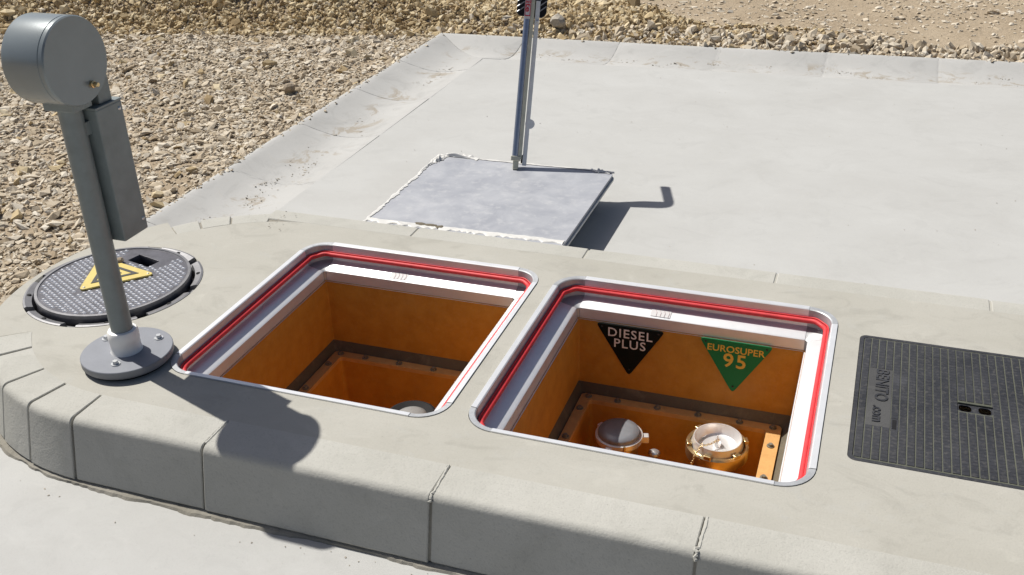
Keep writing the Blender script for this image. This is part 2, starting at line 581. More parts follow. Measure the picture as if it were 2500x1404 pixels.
# ------------------------------------------------------------------ gravel
def rock_field(name, px, py, pz, size, flat, mat, tilt=0.35):
    n = len(px)
    bm = bmesh.new()
    bmesh.ops.create_icosphere(bm, subdivisions=1, radius=1.0)
    base = np.array([v.co[:] for v in bm.verts])
    tri = np.array([[v.index for v in f.verts] for f in bm.faces])
    bm.free()
    nb = len(base)
    V = np.repeat(base[None], n, 0)
    V = V * (1 + rng.normal(0, 0.17, (n, nb, 1)))
    V = V + rng.normal(0, 0.20, (n, nb, 3))
    sc = np.stack([size * rng.uniform(0.85, 1.45, n), size * rng.uniform(0.6, 1.05, n), size * flat * rng.uniform(0.7, 1.25, n)], 1)
    V = V * sc[:, None, :]
    # tilt then spin
    ax = rng.normal(0, tilt, n)
    ay = rng.normal(0, tilt, n)
    az = rng.uniform(0, 2 * PI, n)
    def rot(V, a, i, j):
        c, s = np.cos(a)[:, None], np.sin(a)[:, None]
        A, B = V[..., i].copy(), V[..., j].copy()
        V[..., i] = c * A - s * B
        V[..., j] = s * A + c * B
    rot(V, ax, 1, 2)
    rot(V, ay, 0, 2)
    rot(V, az, 0, 1)
    V += np.stack([px, py, pz], 1)[:, None, :]
    F = tri[None] + (np.arange(n) * nb)[:, None, None]
    me = bpy.data.meshes.new(name)
    vv = V.reshape(-1, 3).astype(np.float32)
    ff = F.reshape(-1, 3).astype(np.int32)
    me.vertices.add(len(vv))
    me.vertices.foreach_set('co', vv.ravel())
    me.loops.add(ff.size)
    me.loops.foreach_set('vertex_index', ff.ravel())
    me.polygons.add(len(ff))
    me.polygons.foreach_set('loop_start', np.arange(0, ff.size, 3, dtype=np.int32))
    me.polygons.foreach_set('loop_total', np.full(len(ff), 3, dtype=np.int32))
    me.update(calc_edges=True)
    me.validate()
    me.shade_flat()
    return link(name, me, mat)

cP, cF, cR, cU = (np.array(v) for v in (CAM_P, CAM_F, CAM_R, CAM_U))
def in_view(x, y, z, mx=0.30, my=0.22):
    d = np.stack([x, y, z], 1) - cP
    k = (2507.84 / 2500) / np.maximum(d @ cF, 0.05)
    u = (d @ cR) * k
    v = (d @ cU) * k
    return (np.abs(u) < 0.5 + mx) & (np.abs(v) < 0.281 + my)

def scatter(density, x0, x1, y0, y1):
    n = int(density * (x1 - x0) * (y1 - y0))
    x = rng.uniform(x0, x1, n)
    y = rng.uniform(y0, y1, n)
    return x, y

def off_pad(x, y, marg=0.0):
    return ~((x > GX_OUT - marg) & (y < far_y(x) + marg))

def gravel(name, dens, box, smean, sdev, flat, mat, cond, sink=0.25, tilt=0.3, smin=0.004, smax=0.06, marg=0.0):
    x, y = scatter(dens, *box)
    keep = off_pad(x, y, marg) & cond(x, y)
    x, y = x[keep], y[keep]
    z = ground_h(x, y)
    k = in_view(x, y, z)
    x, y, z = x[k], y[k], z[k]
    s = np.clip(smean * np.exp(rng.normal(0, sdev, len(x))), smin, smax)
    z = z + s * flat * (1 - 2 * sink) * 0.6 + rng.uniform(0, 0.004, len(x))
    o = rock_field(name, x, y, z, s, flat, mat, tilt)
    o['kind'] = 'stuff'
    return o

fieldc = lambda x, y: (y < foot(x) + 0.10) & (rng.uniform(0, 1, len(x)) < np.clip(0.80 + 0.55 * hnoise(x, y, 3.4, 1.3) + 0.3 * hnoise(x, y, 9.0, 5.0), 0.30, 1.0))
clump = lambda x, y: hnoise(x, y, 3.1, 4.0) + rng.normal(0, 0.35, len(x)) > -0.25
o = gravel('gravel', 4600, (-5.6, -0.84, -0.8, 4.1), 0.0086, 0.50, 0.48, 'gravel', fieldc, sink=0.42, tilt=0.32, smax=0.030)
o['label'] = 'pale beige crushed stone spread beside the concrete pad'
o['category'] = 'gravel'
o = gravel('gravel', 2200, (-5.6, -0.84, -0.8, 4.1), 0.0048, 0.3, 0.5, 'gravel', fieldc, sink=0.2, smax=0.012)
o['label'] = 'fine pale chippings between the larger beige stones'
o['category'] = 'gravel'
bankc = lambda x, y: (x < 0.5 + rng.uniform(-0.8, 1.0, len(x))) & (y > foot(x) - 0.03) & (y < foot(x) + 0.36 + 0.9 * np.clip(-(x - 0.6), 0, 1.2))
o = gravel('gravel', 3000, (-7.0, 4.2, 2.4, 6.0), 0.0110, 0.42, 0.75, 'berm', bankc, sink=0.2, tilt=0.7, smax=0.055)
o['label'] = 'coarse brown stones heaped in the bank behind the pad'
o['category'] = 'gravel'
o = gravel('gravel', 1500, (-7.0, 4.2, 2.4, 6.0), 0.009, 0.36, 0.75, 'berm', bankc, sink=0.2, tilt=0.7, smax=0.02)
o['label'] = 'small brown stones between the coarse ones of the bank'
o['category'] = 'gravel'
spread = lambda x, y: (y < foot(x) + 0.05)
o = gravel('gravel', 26, (-5.6, -0.84, -0.8, 4.1), 0.0185, 0.3, 0.7, 'berm', spread, sink=0.25, tilt=0.5, smax=0.034)
o['label'] = 'single brown stones strewn over the pale gravel'
o['category'] = 'gravel'
rowc = lambda x, y: (y > far_y(x) + 0.005) & (y < far_y(x) + 0.24) & (x > -0.4 + rng.uniform(-0.5, 1.0, len(x)))
o = gravel('gravel', 2200, (-0.9, 4.2, 3.6, 4.6), 0.0135, 0.42, 0.8, 'gravel', rowc, sink=0.1, tilt=0.7, smax=0.030, marg=0.006)
o['label'] = 'pale rubble stones lined up along the far gutter edge'
o['category'] = 'gravel'
trackc = lambda x, y: (y > foot(x) + 0.25) & clump(x, y)
o = gravel('gravel', 800, (-7.0, 5.2, 3.2, 9.5), 0.0085, 0.45, 0.42, 'gravel', trackc, sink=0.45, tilt=0.15, smax=0.03)
o['label'] = 'scattered flat stones pressed into the sandy track'
o['category'] = 'gravel'

chx, chy, chz, chs = [], [], [], []
for k in range(420):
    if random.random() < 0.55:
        y = random.uniform(0.9, 3.75)
        x = GX_OUT + min(abs(random.gauss(0, 0.018)), 0.10)
    else:
        x = random.uniform(GX_OUT, 3.6)
        y = far_y(x) - min(abs(random.gauss(0, 0.014)), 0.08)
    chx.append(x); chy.append(y); chz.append(ZP + 0.017); chs.append(random.uniform(0.003, 0.010))
o = rock_field('gravel', np.array(chx), np.array(chy), np.array(chz), np.array(chs), 0.55, 'gravel')
o['kind'] = 'stuff'
o['label'] = 'stray chips spilled onto the outer lip of the gutter'
o['category'] = 'gravel'

# ------------------------------------------------------------------ concrete pad
PG = 0.006
pad_out = [(GX_IN - PG, -4.5), (6.5, -4.5), (6.5, far_y(6.5) - GW + PG), (GX_IN - PG, far_y(GX_IN) - GW + PG)]
pad_hole = [(-0.02, -0.04), (4.0, -0.04), (4.0, 0.80), (-0.02, 0.80)]
mh_hole = arc(MH[0] + 0.20, MH[1], 0.01, 0, 2 * PI, 4)[:-1]
pad = struct(link('concrete_pad', fill_me('concrete_pad', pad_out, [pad_hole], ZP - 0.12, ZP), 'pad'))

# dished gutter blocks
gut = struct(link('gutter_bed', mesh('gutter_bed', *(lambda g: (
    [(GX_OUT + .012, -4.5, ZP - .055), (GX_IN - .012, -4.5, ZP - .055), (GX_IN - .012, far_y(GX_IN) - GW, ZP - .055), (GX_OUT + .012, far_y(GX_OUT) - .012, ZP - .055),
     (6.5, far_y(6.5) - .012, ZP - .055), (6.5, far_y(6.5) - GW, ZP - .055)], [(0, 1, 2, 3), (3, 2, 5, 4)]))(0)), 'mortar'))

def dish(t):
    """height over the block's width, t = 0 outer .. 1 inner"""
    if t < 0.07:
        return ZP + 0.018
    s = (t - 0.07) / 0.93
    base = 0.018 * (1 - s)
    return ZP + base - 0.034 * math.sin(PI * s) ** 1.1

def gutter_filler(o, i):
    """thin mortar strip that fills a joint, a little below the blocks"""
    o, i = Vector((o[0], o[1], 0)), Vector((i[0], i[1], 0))
    d = (i - o).normalized()
    nrm = Vector((-d.y, d.x, 0)) * 0.008
    vs, fs = [], []
    for k in range(17):
        t = k / 16
        p = o.lerp(i, t)
        z = dish(t) - (0.0028 + 0.0007 * math.sin(k * 2.3))
        vs += [(p.x - nrm.x, p.y - nrm.y, z), (p.x + nrm.x, p.y + nrm.y, z)]
    for k in range(16):
        fs.append((2 * k, 2 * k + 1, 2 * k + 3, 2 * k + 2))
    link('joint_filler', mesh('joint_filler', vs, fs), 'gutter', gut)

def gutter_block(corner_pts):
    """corner_pts: outer0, outer1, inner0, inner1 (xy)"""
    o0, o1, i0, i1 = [Vector((p[0], p[1], 0)) for p in corner_pts]
    ts = [0, 0.035, 0.07, 0.12] + [0.12 + 0.88 * k / 13 for k in range(1, 14)]
    g = 0.0032
    L = (o1 - o0).length
    es = [0.0, 0.012 / L, 1 - 0.012 / L, 1.0]
    vs, fs = [], []
    jz = random.uniform(-0.002, 0.002)
    tl = random.uniform(-0.003, 0.003)
    for ei, e in enumerate(es):
        ee = (g + (L - 2 * g) * e) / L
        for t in ts:
            p = (o0.lerp(o1, ee)).lerp(i0.lerp(i1, ee), t)
            z = dish(t) + jz + tl * (e - 0.5)
            if ei in (0, 3):
                z -= 0.0020
            if t == 0:
                z -= 0.006
            vs.append((p.x, p.y, z))
        vs.append((*(i0.lerp(i1, ee).xy), ZP - 0.10))
        vs.append((*(o0.lerp(o1, ee).xy), ZP - 0.10))
    n = len(ts) + 2
    for k in range(3):
        for j in range(n):
            j2 = (j + 1) % n
            fs.append((k * n + j, k * n + j2, (k + 1) * n + j2, (k + 1) * n + j))
    fs.append(tuple(range(n)))
    fs.append(tuple(range(3 * n, 4 * n)))
    o = link('gutter_block', fixn(mesh('gutter_block', vs, fs)), 'gutter', gut)
    autosmooth(o, 35)
    return o

yj = [3.17, 2.655, 2.115, 1.555, 1.01, 0.46, -0.09, -0.64, -1.19, -1.74, -2.29, -2.84, -3.39, -3.94, -4.49]
yc_out, yc_in = far_y(GX_OUT), far_y(GX_IN) - GW
for y_ in yj[:-1]:
    gutter_filler((GX_OUT, y_), (GX_IN, y_))
gutter_filler((GX_OUT, yc_out), (GX_IN, yc_in))
gutter_block([(GX_OUT, yj[0]), (GX_OUT, yc_out), (GX_IN, yj[0]), (GX_IN, yc_in)])
for a, b_ in zip(yj[:-1], yj[1:]):
    gutter_block([(GX_OUT, b_), (GX_OUT, a), (GX_IN, b_), (GX_IN, a)])
for x_ in (-0.335, 0.21, 0.76, 1.315, 1.86, 2.41, 2.96, 3.51):
    gutter_filler((x_, far_y(x_)), (x_, far_y(x_) - GW))
xj = [-0.335, 0.21, 0.76, 1.315, 1.86, 2.41, 2.96, 3.51, 4.06, 4.61, 5.16, 5.71, 6.26]
gutter_block([(xj[0], far_y(xj[0])), (GX_OUT, yc_out), (xj[0], far_y(xj[0]) - GW), (GX_IN, yc_in)])
for a, b_ in zip(xj[:-1], xj[1:]):
    gutter_block([(a, far_y(a)), (b_, far_y(b_)), (a, far_y(a) - GW), (b_, far_y(b_) - GW)])

# crumbs of earth lying in the gutter
cx, cy, cz, cs = [], [], [], []
patches = []
for k in range(34):
    patches.append((GX_OUT + GW * random.uniform(0.40, 0.72), random.uniform(1.0, 3.35), random.uniform(0.015, 0.06), random.randint(2, 12)))
for k in range(30):
    x = random.uniform(-0.5, 3.2)
    patches.append((x, far_y(x) - GW * random.uniform(0.45, 0.75), random.uniform(0.02, 0.11), random.randint(2, 12)))
for k in range(5):
    x = random.uniform(-0.45, 0.35)
    patches.append((x, 0.90 + random.uniform(-0.05, 0.04), 0.03, random.randint(3, 12)))
for (x, y, r, n) in patches:
    for i in range(n):
        xx = x + random.gauss(0, r * (1.0 if y > 3.3 else 0.35))
        yy = y + random.gauss(0, r * (0.25 if y > 3.3 else 1.0))
        if yy > 3.3 + 0.04 * xx:
            t = (far_y(xx) - yy) / GW
        elif xx < GX_IN:
            t = (xx - GX_OUT) / GW
        else:
            t = 1.0
        if y < 1.0 and xx > -0.5:
            zz = 0.004
        else:
            if not 0.08 < t <= 1.0:
                continue
            zz = dish(t) if t < 1 else ZP
        cx.append(xx); cy.append(yy); cz.append(zz + 0.001); cs.append(abs(random.gauss(0, 0.0018)) + 0.0013)
# grit along the foot of the front kerb and on the near pad
for k in range(30):
    cx.append(random.uniform(-0.35, 1.2)); cy.append(-0.292 - abs(random.gauss(0, 0.035))); cz.append(ZP + 0.001); cs.append(random.uniform(0.0008, 0.0026))
# lone crumbs on the pad
for k in range(90):
    cx.append(random.uniform(-0.4, 3.0)); cy.append(random.uniform(1.2, 3.3)); cz.append(ZP + 0.001); cs.append(random.uniform(0.001, 0.0028))
crumb = rock_field('dirt_crumbs', np.array(cx), np.array(cy), np.array(cz), np.array(cs), 0.28, 'crumbs')
crumb['kind'] = 'stuff'
crumb['label'] = 'crumbs of beige earth lying in the dished gutter'
crumb['category'] = 'dirt'

# ------------------------------------------------------------------ island slab
A0, A1 = math.radians(140), math.radians(217)       # sector without kerb stones, round the manhole
YF, YB = YC - K_IN, YC + K_IN                        # inner kerb lines (front / far)
outer = [(ISL_R, YF), (ISL_R, YB + 0.028)] + [(XC, YB + 0.028)]
far_in = lambda a: K_IN + 0.028 * max(0.0, math.sin(a))
outer += [(XC + far_in(a) * math.cos(a), YC + far_in(a) * math.sin(a)) for a in [PI / 2 + (A0 - PI / 2) * k / 10 for k in range(1, 11)]]
outer += arc(XC, YC, R_OUT + 0.008, A0, A1, 24)
outer += arc(XC, YC, K_IN, A1, 1.5 * PI, 14)
ins = 0.001
holes = [rrect(P1[0] - ins, P1[1] - ins, P1[2] + ins, P1[3] + ins, 0.076), rrect(P2[0] - ins, P2[1] - ins, P2[2] + ins, P2[3] + ins, 0.076),
         arc(MH[0], MH[1], 0.247, 0, 2 * PI, 64)[:-1], rrect(BC[0] - .004, BC[1] - .004, BC[2] + .004, BC[3] + .004, 0.018)]
island = struct(link('island_pavement', fill_me('island_pavement', outer, holes, -0.152, 0.0), 'island'))

# kerb stones: profile swept along the island's edge
def kerb_point(s, u, z):
    """s along the edge: front straight (x), arc (angle) ..., u outwards from the inner line"""
    kind, val = s
    if kind == 'front':
        return (val, YF - u, z)
    if kind == 'far':
        return (val, YB + 0.028 + u, z)
    r = (K_IN if val > PI else far_in(val)) + u
    return (XC + r * math.cos(val), YC + r * math.sin(val), z)

def kerb_profile(w, rad=0.019, top=0.0006, bot=-0.156, batter=0.031):
    w = w - 0.011
    p = [(-0.0035, top - 0.0030), (-0.0012, top)]
    p += [(w - rad + rad * math.sin(a), top - rad + rad * math.cos(a)) for a in [(PI / 2 - 0.20) * k / 8 for k in range(9)]]
    p += [(p[-1][0] + 0.0011, p[-1][1] - 0.005), (p[-1][0] + 0.0033, p[-1][1] - 0.015)]
    p += [(w + batter * 0.93, bot + 0.010), (w + batter - 0.008, bot), (0.0006, bot)]
    return p

def kerb_stone(kind, s0, s1, w, name='kerb_stone', inset=0.0, mat='kerb', parent=None, n=None):
    arc_ = kind == 'arc'
    rad_ref = R_OUT if arc_ else 1.0
    L = abs(s1 - s0) * rad_ref
    g = ({'front': 0.0028, 'far': 0.0025, 'arc': 0.0036}[kind]) if inset == 0 else 0.0
    gs = g / rad_ref
    n = n or (6 if arc_ else 2)
    ch = 0.0022 / rad_ref
    lo, hi = min(s0, s1) + gs, max(s0, s1) - gs
    ss = [lo, lo + ch] + [lo + (hi - lo) * k / n for k in range(1, n)] + [hi - ch, hi]
    prof = kerb_profile(w)
    jz = random.uniform(-0.0012, 0.0008) if kind != 'far' else random.uniform(-0.0010, -0.0002)
    jo = random.uniform(-0.003, 0.003)
    if inset:
        jz = -inset
        jo = -inset
    vs, fs = [], []
    for i, s in enumerate(ss):
        e = 0.0018 if (i in (0, len(ss) - 1) and inset == 0) else 0.0
        for (u, z) in prof:
            uu = u + (jo if u > 0.03 else 0)
            zz = z + (jz if z > -0.1 else 0)
            if e:
                if u > 0.03:
                    uu -= e
                if z > -0.05:
                    zz -= e
            vs.append(kerb_point((kind, s), uu, zz))
    m_ = len(prof)
    for i in range(len(ss) - 1):
        for j in range(m_):
            j2 = (j + 1) % m_
            fs.append((i * m_ + j, i * m_ + j2, (i + 1) * m_ + j2, (i + 1) * m_ + j))
    fs.append(tuple(range(m_)))
    fs.append(tuple(range((len(ss) - 1) * m_, len(ss) * m_)))
    o = link(name, fixn(mesh(name, vs, fs)), mat, parent or island)
    autosmooth(o, 28)
    return o

WF = R_OUT - K_IN
WB = WF - 0.028
for a, b_ in zip([-0.062, 0.292, 0.838, 1.378, 1.93, 2.48, 3.03, 3.58], [0.292, 0.838, 1.378, 1.93, 2.48, 3.03, 3.58, 4.13]):
    kerb_stone('front', a, b_, WF)
for a, b_ in zip([-0.24, 0.281, 0.835, 1.386, 1.939, 2.49, 3.04, 3.59], [0.281, 0.835, 1.386, 1.939, 2.49, 3.04, 3.59, 4.14]):
    kerb_stone('far', a, b_, WB)
for a, b_ in ((1.5 * PI - 0.02, math.radians(255)), (math.radians(255), math.radians(242.5)), (math.radians(242.5), math.radians(227.5)), (math.radians(227.5), math.radians(217))):
    kerb_stone('arc', a, b_, WF)
for a, b_ in ((math.radians(108), math.radians(121)), (math.radians(121), math.radians(131)), (math.radians(131), math.radians(140))):
    kerb_stone('arc', a, b_, WB)
kerb_stone('front', -0.05, 4.13, WF, 'mortar_bed', 0.0040, 'mortar')
kerb_stone('far', -0.05, 4.13, WB, 'mortar_bed', 0.003, 'island')
kerb_stone('arc', 1.5 * PI, A1, WF, 'mortar_bed', 0.0060, 'mortar', n=16)
kerb_stone('arc', PI / 2, A0, WB, 'mortar_bed', 0.004, 'mortar', n=12)
# uneven mortar foot along the kerb front, its dark colour standing in for shade
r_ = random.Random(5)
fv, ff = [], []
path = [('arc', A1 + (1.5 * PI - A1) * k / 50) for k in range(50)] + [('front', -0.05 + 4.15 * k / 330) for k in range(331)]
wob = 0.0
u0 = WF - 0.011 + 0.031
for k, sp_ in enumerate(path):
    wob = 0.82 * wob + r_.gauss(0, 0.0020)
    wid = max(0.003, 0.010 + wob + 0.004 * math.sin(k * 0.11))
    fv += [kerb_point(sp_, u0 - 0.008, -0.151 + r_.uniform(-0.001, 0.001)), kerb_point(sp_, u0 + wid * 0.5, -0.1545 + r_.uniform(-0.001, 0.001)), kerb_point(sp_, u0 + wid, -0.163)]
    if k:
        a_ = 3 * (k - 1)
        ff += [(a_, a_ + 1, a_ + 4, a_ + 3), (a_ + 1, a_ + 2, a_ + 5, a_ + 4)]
link('mortar_shade_foot', fixn(mesh('mortar_shade_foot', fv, ff)), 'mortar', island)
# mortar squeezed out of two front joints
for jx, seed_ in ((0.838, 1), (1.378, 2), (0.292, 3)):
    r_ = random.Random(seed_)
    pr = [kerb_point(('front', jx + r_.uniform(-0.004, 0.004)), u, z) for u, z in kerb_profile(WF)[1:12]]
    pts = []
    for p0_, p1_ in zip(pr[:-1], pr[1:]):
        nn = max(1, int((Vector(p1_) - Vector(p0_)).length / 0.006))
        for k in range(nn):
            q_ = Vector(p0_).lerp(Vector(p1_), k / nn)
            pts.append(q_ + Vector((r_.uniform(-0.0008, 0.0008), 0, -0.0022)))
    if seed_ == 3:
        pts = pts[:len(pts) * 2 // 3]
    link('joint_mortar', tube_me('joint_mortar', pts, [r_.uniform(0.0030, 0.0046) for _ in pts], 7), 'kerb', island)


# ------------------------------------------------------------------ the two tank chambers
PROF = [(0.0, -0.030), (0.0, 0.0035), (0.0125, 0.0026), (0.0150, 0.0006), (0.0210, -0.046), (0.029, -0.050), (0.064, -0.0585), (0.0685, -0.062), (0.0700, -0.094), (0.0745, -0.094)]
CR = 0.0765

def sweep_side(rect, side, prof, trim=0.0):
    x0, y0, x1, y1 = rect
    pts = []
    for end in (0, 1):
        row = []
        for d, z in prof:
            if side == 'far':
                p = (x0 + CR + trim if end == 0 else x1 - CR - trim, y1 - d)
            elif side == 'near':
                p = (x0 + CR + trim if end == 0 else x1 - CR - trim, y0 + d)
            elif side == 'left':
                p = (x0 + d, y0 + CR + trim if end == 0 else y1 - CR - trim)
            else:
                p = (x1 - d, y0 + CR + trim if end == 0 else y1 - CR - trim)
            row.append((p[0], p[1], z))
        pts.append(row)
    n = len(prof)
    vs = pts[0] + pts[1]
    fs = [(j, j + 1, n + j + 1, n + j) for j in range(n - 1)]
    return vs, fs

def sweep_corner(rect, k, prof, n=10):
    x0, y0, x1, y1 = rect
    c = [(x1 - CR, y1 - CR), (x0 + CR, y1 - CR), (x0 + CR, y0 + CR), (x1 - CR, y0 + CR)][k]
    vs, fs = [], []
    for i in range(n + 1):
        a = PI / 2 * (k + i / n)
        for d, z in prof:
            vs.append((c[0] + (CR - d) * math.cos(a), c[1] + (CR - d) * math.sin(a), z))
    m_ = len(prof)
    for i in range(n):
        for j in range(m_ - 1):
            fs.append((i * m_ + j, i * m_ + j + 1, (i + 1) * m_ + j + 1, (i + 1) * m_ + j))
    return vs, fs

def loop_at(rect, d, z, n=8):
    x0, y0, x1, y1 = rect
    r = max(CR - d, 0.004)
    return [(x, y, z) for x, y in rrect(x0 + d, y0 + d, x1 - d, y1 - d, r, n)]

def loft(loops, cap=False):
    vs, fs = [], []
    n = len(loops[0])
    for L in loops:
        vs += L
    for i in range(len(loops) - 1):
        for j in range(n):
            j2 = (j + 1) % n
            fs.append((i * n + j, i * n + j2, (i + 1) * n + j2, (i + 1) * n + j))
    if cap:
        fs.append(tuple(range((len(loops) - 1) * n, len(loops) * n)))
    return vs, fs

def rect_loop(r, rad, z, n=8):
    return [(x, y, z) for x, y in rrect(*r, rad, n)]

def flip_in(me, ctr):
    """make faces look towards the middle of the shaft / up"""
    bm = bmesh.new()
    bm.from_mesh(me)
    for f in bm.faces:
        c = f.calc_center_median()
        to = Vector((ctr[0], ctr[1], 0.3)) - c
        if f.normal.dot(to) < 0:
            f.normal_flip()
    bm.to_mesh(me)
    bm.free()
    return me

def chamber(rect, label):
    x0, y0, x1, y1 = rect
    ctr = ((x0 + x1) / 2, (y0 + y1) / 2)
    root = empty('tank_chamber', (ctr[0], ctr[1], 0))
    tag(root, label, 'chamber')
    off = Matrix.Translation((-ctr[0], -ctr[1], 0))
    def part(name, vs, fs, mat, smooth=None, parent=root, bevel=0):
        me_ = mesh(name, vs, fs)
        flip_in(me_, ctr)
        me_.transform(off)
        o = link(name, me_, mat, parent, bevel=bevel)
        if smooth:
            autosmooth(o, smooth)
        return o
    for s in ('far', 'near', 'left', 'right'):
        vs, fs = sweep_side(rect, s, PROF, 0.0)
        part('frame_bar', vs, fs, 'alu', 30)
    prof_c = [(d, z - 0.0012) for d, z in PROF]
    for k in range(4):
        vs, fs = sweep_corner(rect, k, prof_c)
        part('corner_casting', vs, fs, 'alu_cast', 30)
    # red seal: two beads that follow the frame
    def bead(d, z, r, n=7):
        base = loop_at(rect, d, z, 10)
        me_ = tube_me('red_seal', [(x, y, zz + 0.0012 * math.sin(7.3 * i)) for i, (x, y, zz) in enumerate(base)], r, n, True)
        me_.transform(off)
        o = link('red_seal', me_, 'red_seal', root, True)
    bead(0.0270, -0.0255, 0.0068)
    bead(0.0212, -0.0185, 0.0022)
    # fibreglass wall with rounded corners
    loops = [loop_at(rect, 0.071, -0.092), loop_at(rect, 0.0745, -0.104), loop_at(rect, 0.0750, -0.305)]
    part('chamber_wall', *loft(loops), 'frp', 45)
    ring_o = (x0 + 0.092, y0 + 0.095, x0 + 0.658, y0 + 0.680)
    ring_i = (x0 + 0.122, y0 + 0.128, x0 + 0.620, y0 + 0.650)
    part('gasket_band', *loft([loop_at(rect, 0.0748, -0.300), rect_loop(ring_o, 0.012, -0.338)]), 'gasket', 45)
    part('sump_flange', *loft([rect_loop(ring_o, 0.014, -0.345), rect_loop(ring_o, 0.014, -0.327), rect_loop(ring_i, 0.010, -0.327), rect_loop(ring_i, 0.010, -0.345)]), 'frp_pale', 30)
    part('sump', *loft([rect_loop(ring_i, 0.010, -0.340), rect_loop((ring_i[0] + .01, ring_i[1] + .01, ring_i[2] - .01, ring_i[3] - .01), 0.02, -0.66)], True), 'frp', 30)
    for bx_ in (0.115, 0.20, 0.315, 0.43, 0.545, 0.635):
        hexbolt('flange_bolt', x0 + bx_ - ctr[0], y0 + 0.665 - ctr[1], -0.327, 0.0065, 0.006, root, 'dull_bolt')
    for by_ in (0.20, 0.33, 0.46, 0.60):
        hexbolt('flange_bolt', x0 + 0.107 - ctr[0], y0 + by_ - ctr[1], -0.327, 0.0065, 0.006, root, 'dull_bolt')
        hexbolt('flange_bolt', x0 + 0.639 - ctr[0], y0 + by_ - 0.02 - ctr[1], -0.327, 0.0065, 0.006, root, 'dull_bolt')
    return root

chamber(P1, 'open square tank chamber next to the grey post, one dark cap deep inside')
chamber(P2, 'open square tank chamber holding the fuel signs and two fill caps')

# chalk-like scribbled stickers on the far ledges
def sticker(rect, fx, label):
    x0, y0, x1, y1 = rect
    xa = x0 + fx
    vs = []
    w = 0.055
    for dx in (0, w):
        for d, z in ((0.034, -0.0510), (0.0640, -0.0583)):
            vs.append((xa + dx, y1 - d, z + 0.0012))
    st = link('sticker', mesh('sticker', vs, [(0, 1, 3, 2)]), 'label_white')
    tag(st, label, 'sticker')
    for k in range(4):
        a = Vector(vs[0]).lerp(Vector(vs[2]), 0.15 + 0.22 * k)
        bb = Vector(vs[1]).lerp(Vector(vs[3]), 0.30 + 0.2 * k)
        up_ = Vector((0, -0.35, 0.94)) * 0.0008
        link('ink_stroke', tube_me('ink_stroke', [a + up_, a.lerp(bb, 0.5) + up_ + Vector((0.004, 0, 0)), bb + up_], 0.0004, 5), 'ink_pale', st)
sticker(P1, 0.285, 'small white sticker with red strokes on the ledge of the left chamber')
sticker(P2, 0.275, 'small white sticker with red strokes on the ledge above the fuel signs')

# triangular fuel signs on the far wall of the right chamber
def fuel_sign(cx, ztop, w, h, mat, lines, ink, label):
    yw = P2[3] - 0.0750 - 0.004
    root = empty('fuel_sign', (cx, yw, ztop - h))
    tag(root, label, 'sign', 'fuel signs in the right chamber')
    pts = [(-w / 2, h), (w / 2, h), (0, 0)]
    # rounded triangle
    loop = []
    for i in range(3):
        p = Vector(pts[i]); a = Vector(pts[i - 1]); c = Vector(pts[(i + 1) % 3])
        d1 = (a - p).normalized() * 0.014
        d2 = (c - p).normalized() * 0.014
        for k in range(5):
            t = k / 4
            loop.append((p + d1) * (1 - t) ** 2 + p * 2 * t * (1 - t) + (p + d2) * t * t)
    me_ = fill_me('plate', [(v_.x, v_.y) for v_ in loop], [], -0.0015, 0.0015)
    me_.transform(Matrix.Rotation(PI / 2, 4, 'X'))
    link('plate', me_, mat, root, bevel=0.0006)
    for body, size, zz, bold, sp in lines:
        me_ = text_me('lettering', body, size, Matrix.Translation((0, -0.0018, zz)) @ Matrix.Rotation(PI / 2, 4, 'X'), 0.0005, bold, sp)
        link('lettering', me_, ink, root)
    for sx, zz in ((-w / 2 + 0.018, h - 0.010), (w / 2 - 0.018, h - 0.010), (0, 0.022)):
        link('screw', lathe_me('screw', [(0, -0.0034), (0.0025, -0.003), (0.0032, -0.0015)], 10, 'Y', (sx, 0, zz)), 'ink_black', root)
    root.rotation_euler = (0, 0, 0)
    return root

fuel_sign(1.026, -0.094, 0.196, 0.160, 'sign_black', [('DIESEL', 0.039, 0.135, 0.0003, 1.14), ('PLUS', 0.039, 0.102, 0.0003, 1.14)], 'ink_white', 'black triangular sign reading DIESEL PLUS in white')
fuel_sign(1.317, -0.092, 0.198, 0.163, 'sign_green', [('EUROSUPER', 0.0285, 0.137, 0.0004, 1.0), ('95', 0.060, 0.101, 0.0009, 1.15)], 'ink_yellow', 'green triangular sign reading EUROSUPER 95 in yellow')

# ------------------------------------------------------------------ fill caps
def ring_pts(c, r, z, n, a0=0, a1=2 * PI):
    return [(c[0] + r * math.cos(a0 + (a1 - a0) * k / n), c[1] + r * math.sin(a0 + (a1 - a0) * k / n), z) for k in range(n + 1)]

# bright cap with chain
c2 = (1.305, 0.553)
zt = -0.292
root = empty('fill_cap', (c2[0], c2[1], -0.57))
tag(root, 'silver dished fill cap with brass collar and chain in the right chamber', 'fuel cap', 'fill caps')
H = 0.57
link('pipe', lathe_me('pipe', [(0, 0), (0.052, 0), (0.052, H - 0.40), (0.060, H - 0.385), (0.062, H - 0.345)], 40), 'brass', root, True)
col = link('collar', lathe_me('collar', [(0.062, H - 0.372), (0.078, H - 0.368), (0.083, H - 0.360), (0.083, H - 0.330), (0.079, H - 0.326), (0.073, H - 0.326), (0.071, H - 0.338), (0.060, H - 0.340)], 48), 'brass', root)
autosmooth(col, 35)
dsh = link('cap_dish', lathe_me('cap_dish', [(0.069, H - 0.345), (0.069, H - 0.326), (0.0645, H - 0.312), (0.064, H - 0.308), (0.0615, H - 0.308), (0.0605, H - 0.311), (0.0545, H - 0.334), (0.049, H - 0.338), (0.020, H - 0.3345), (0, H - 0.3335)], 56), 'alu_cap', root)
autosmooth(dsh, 45)
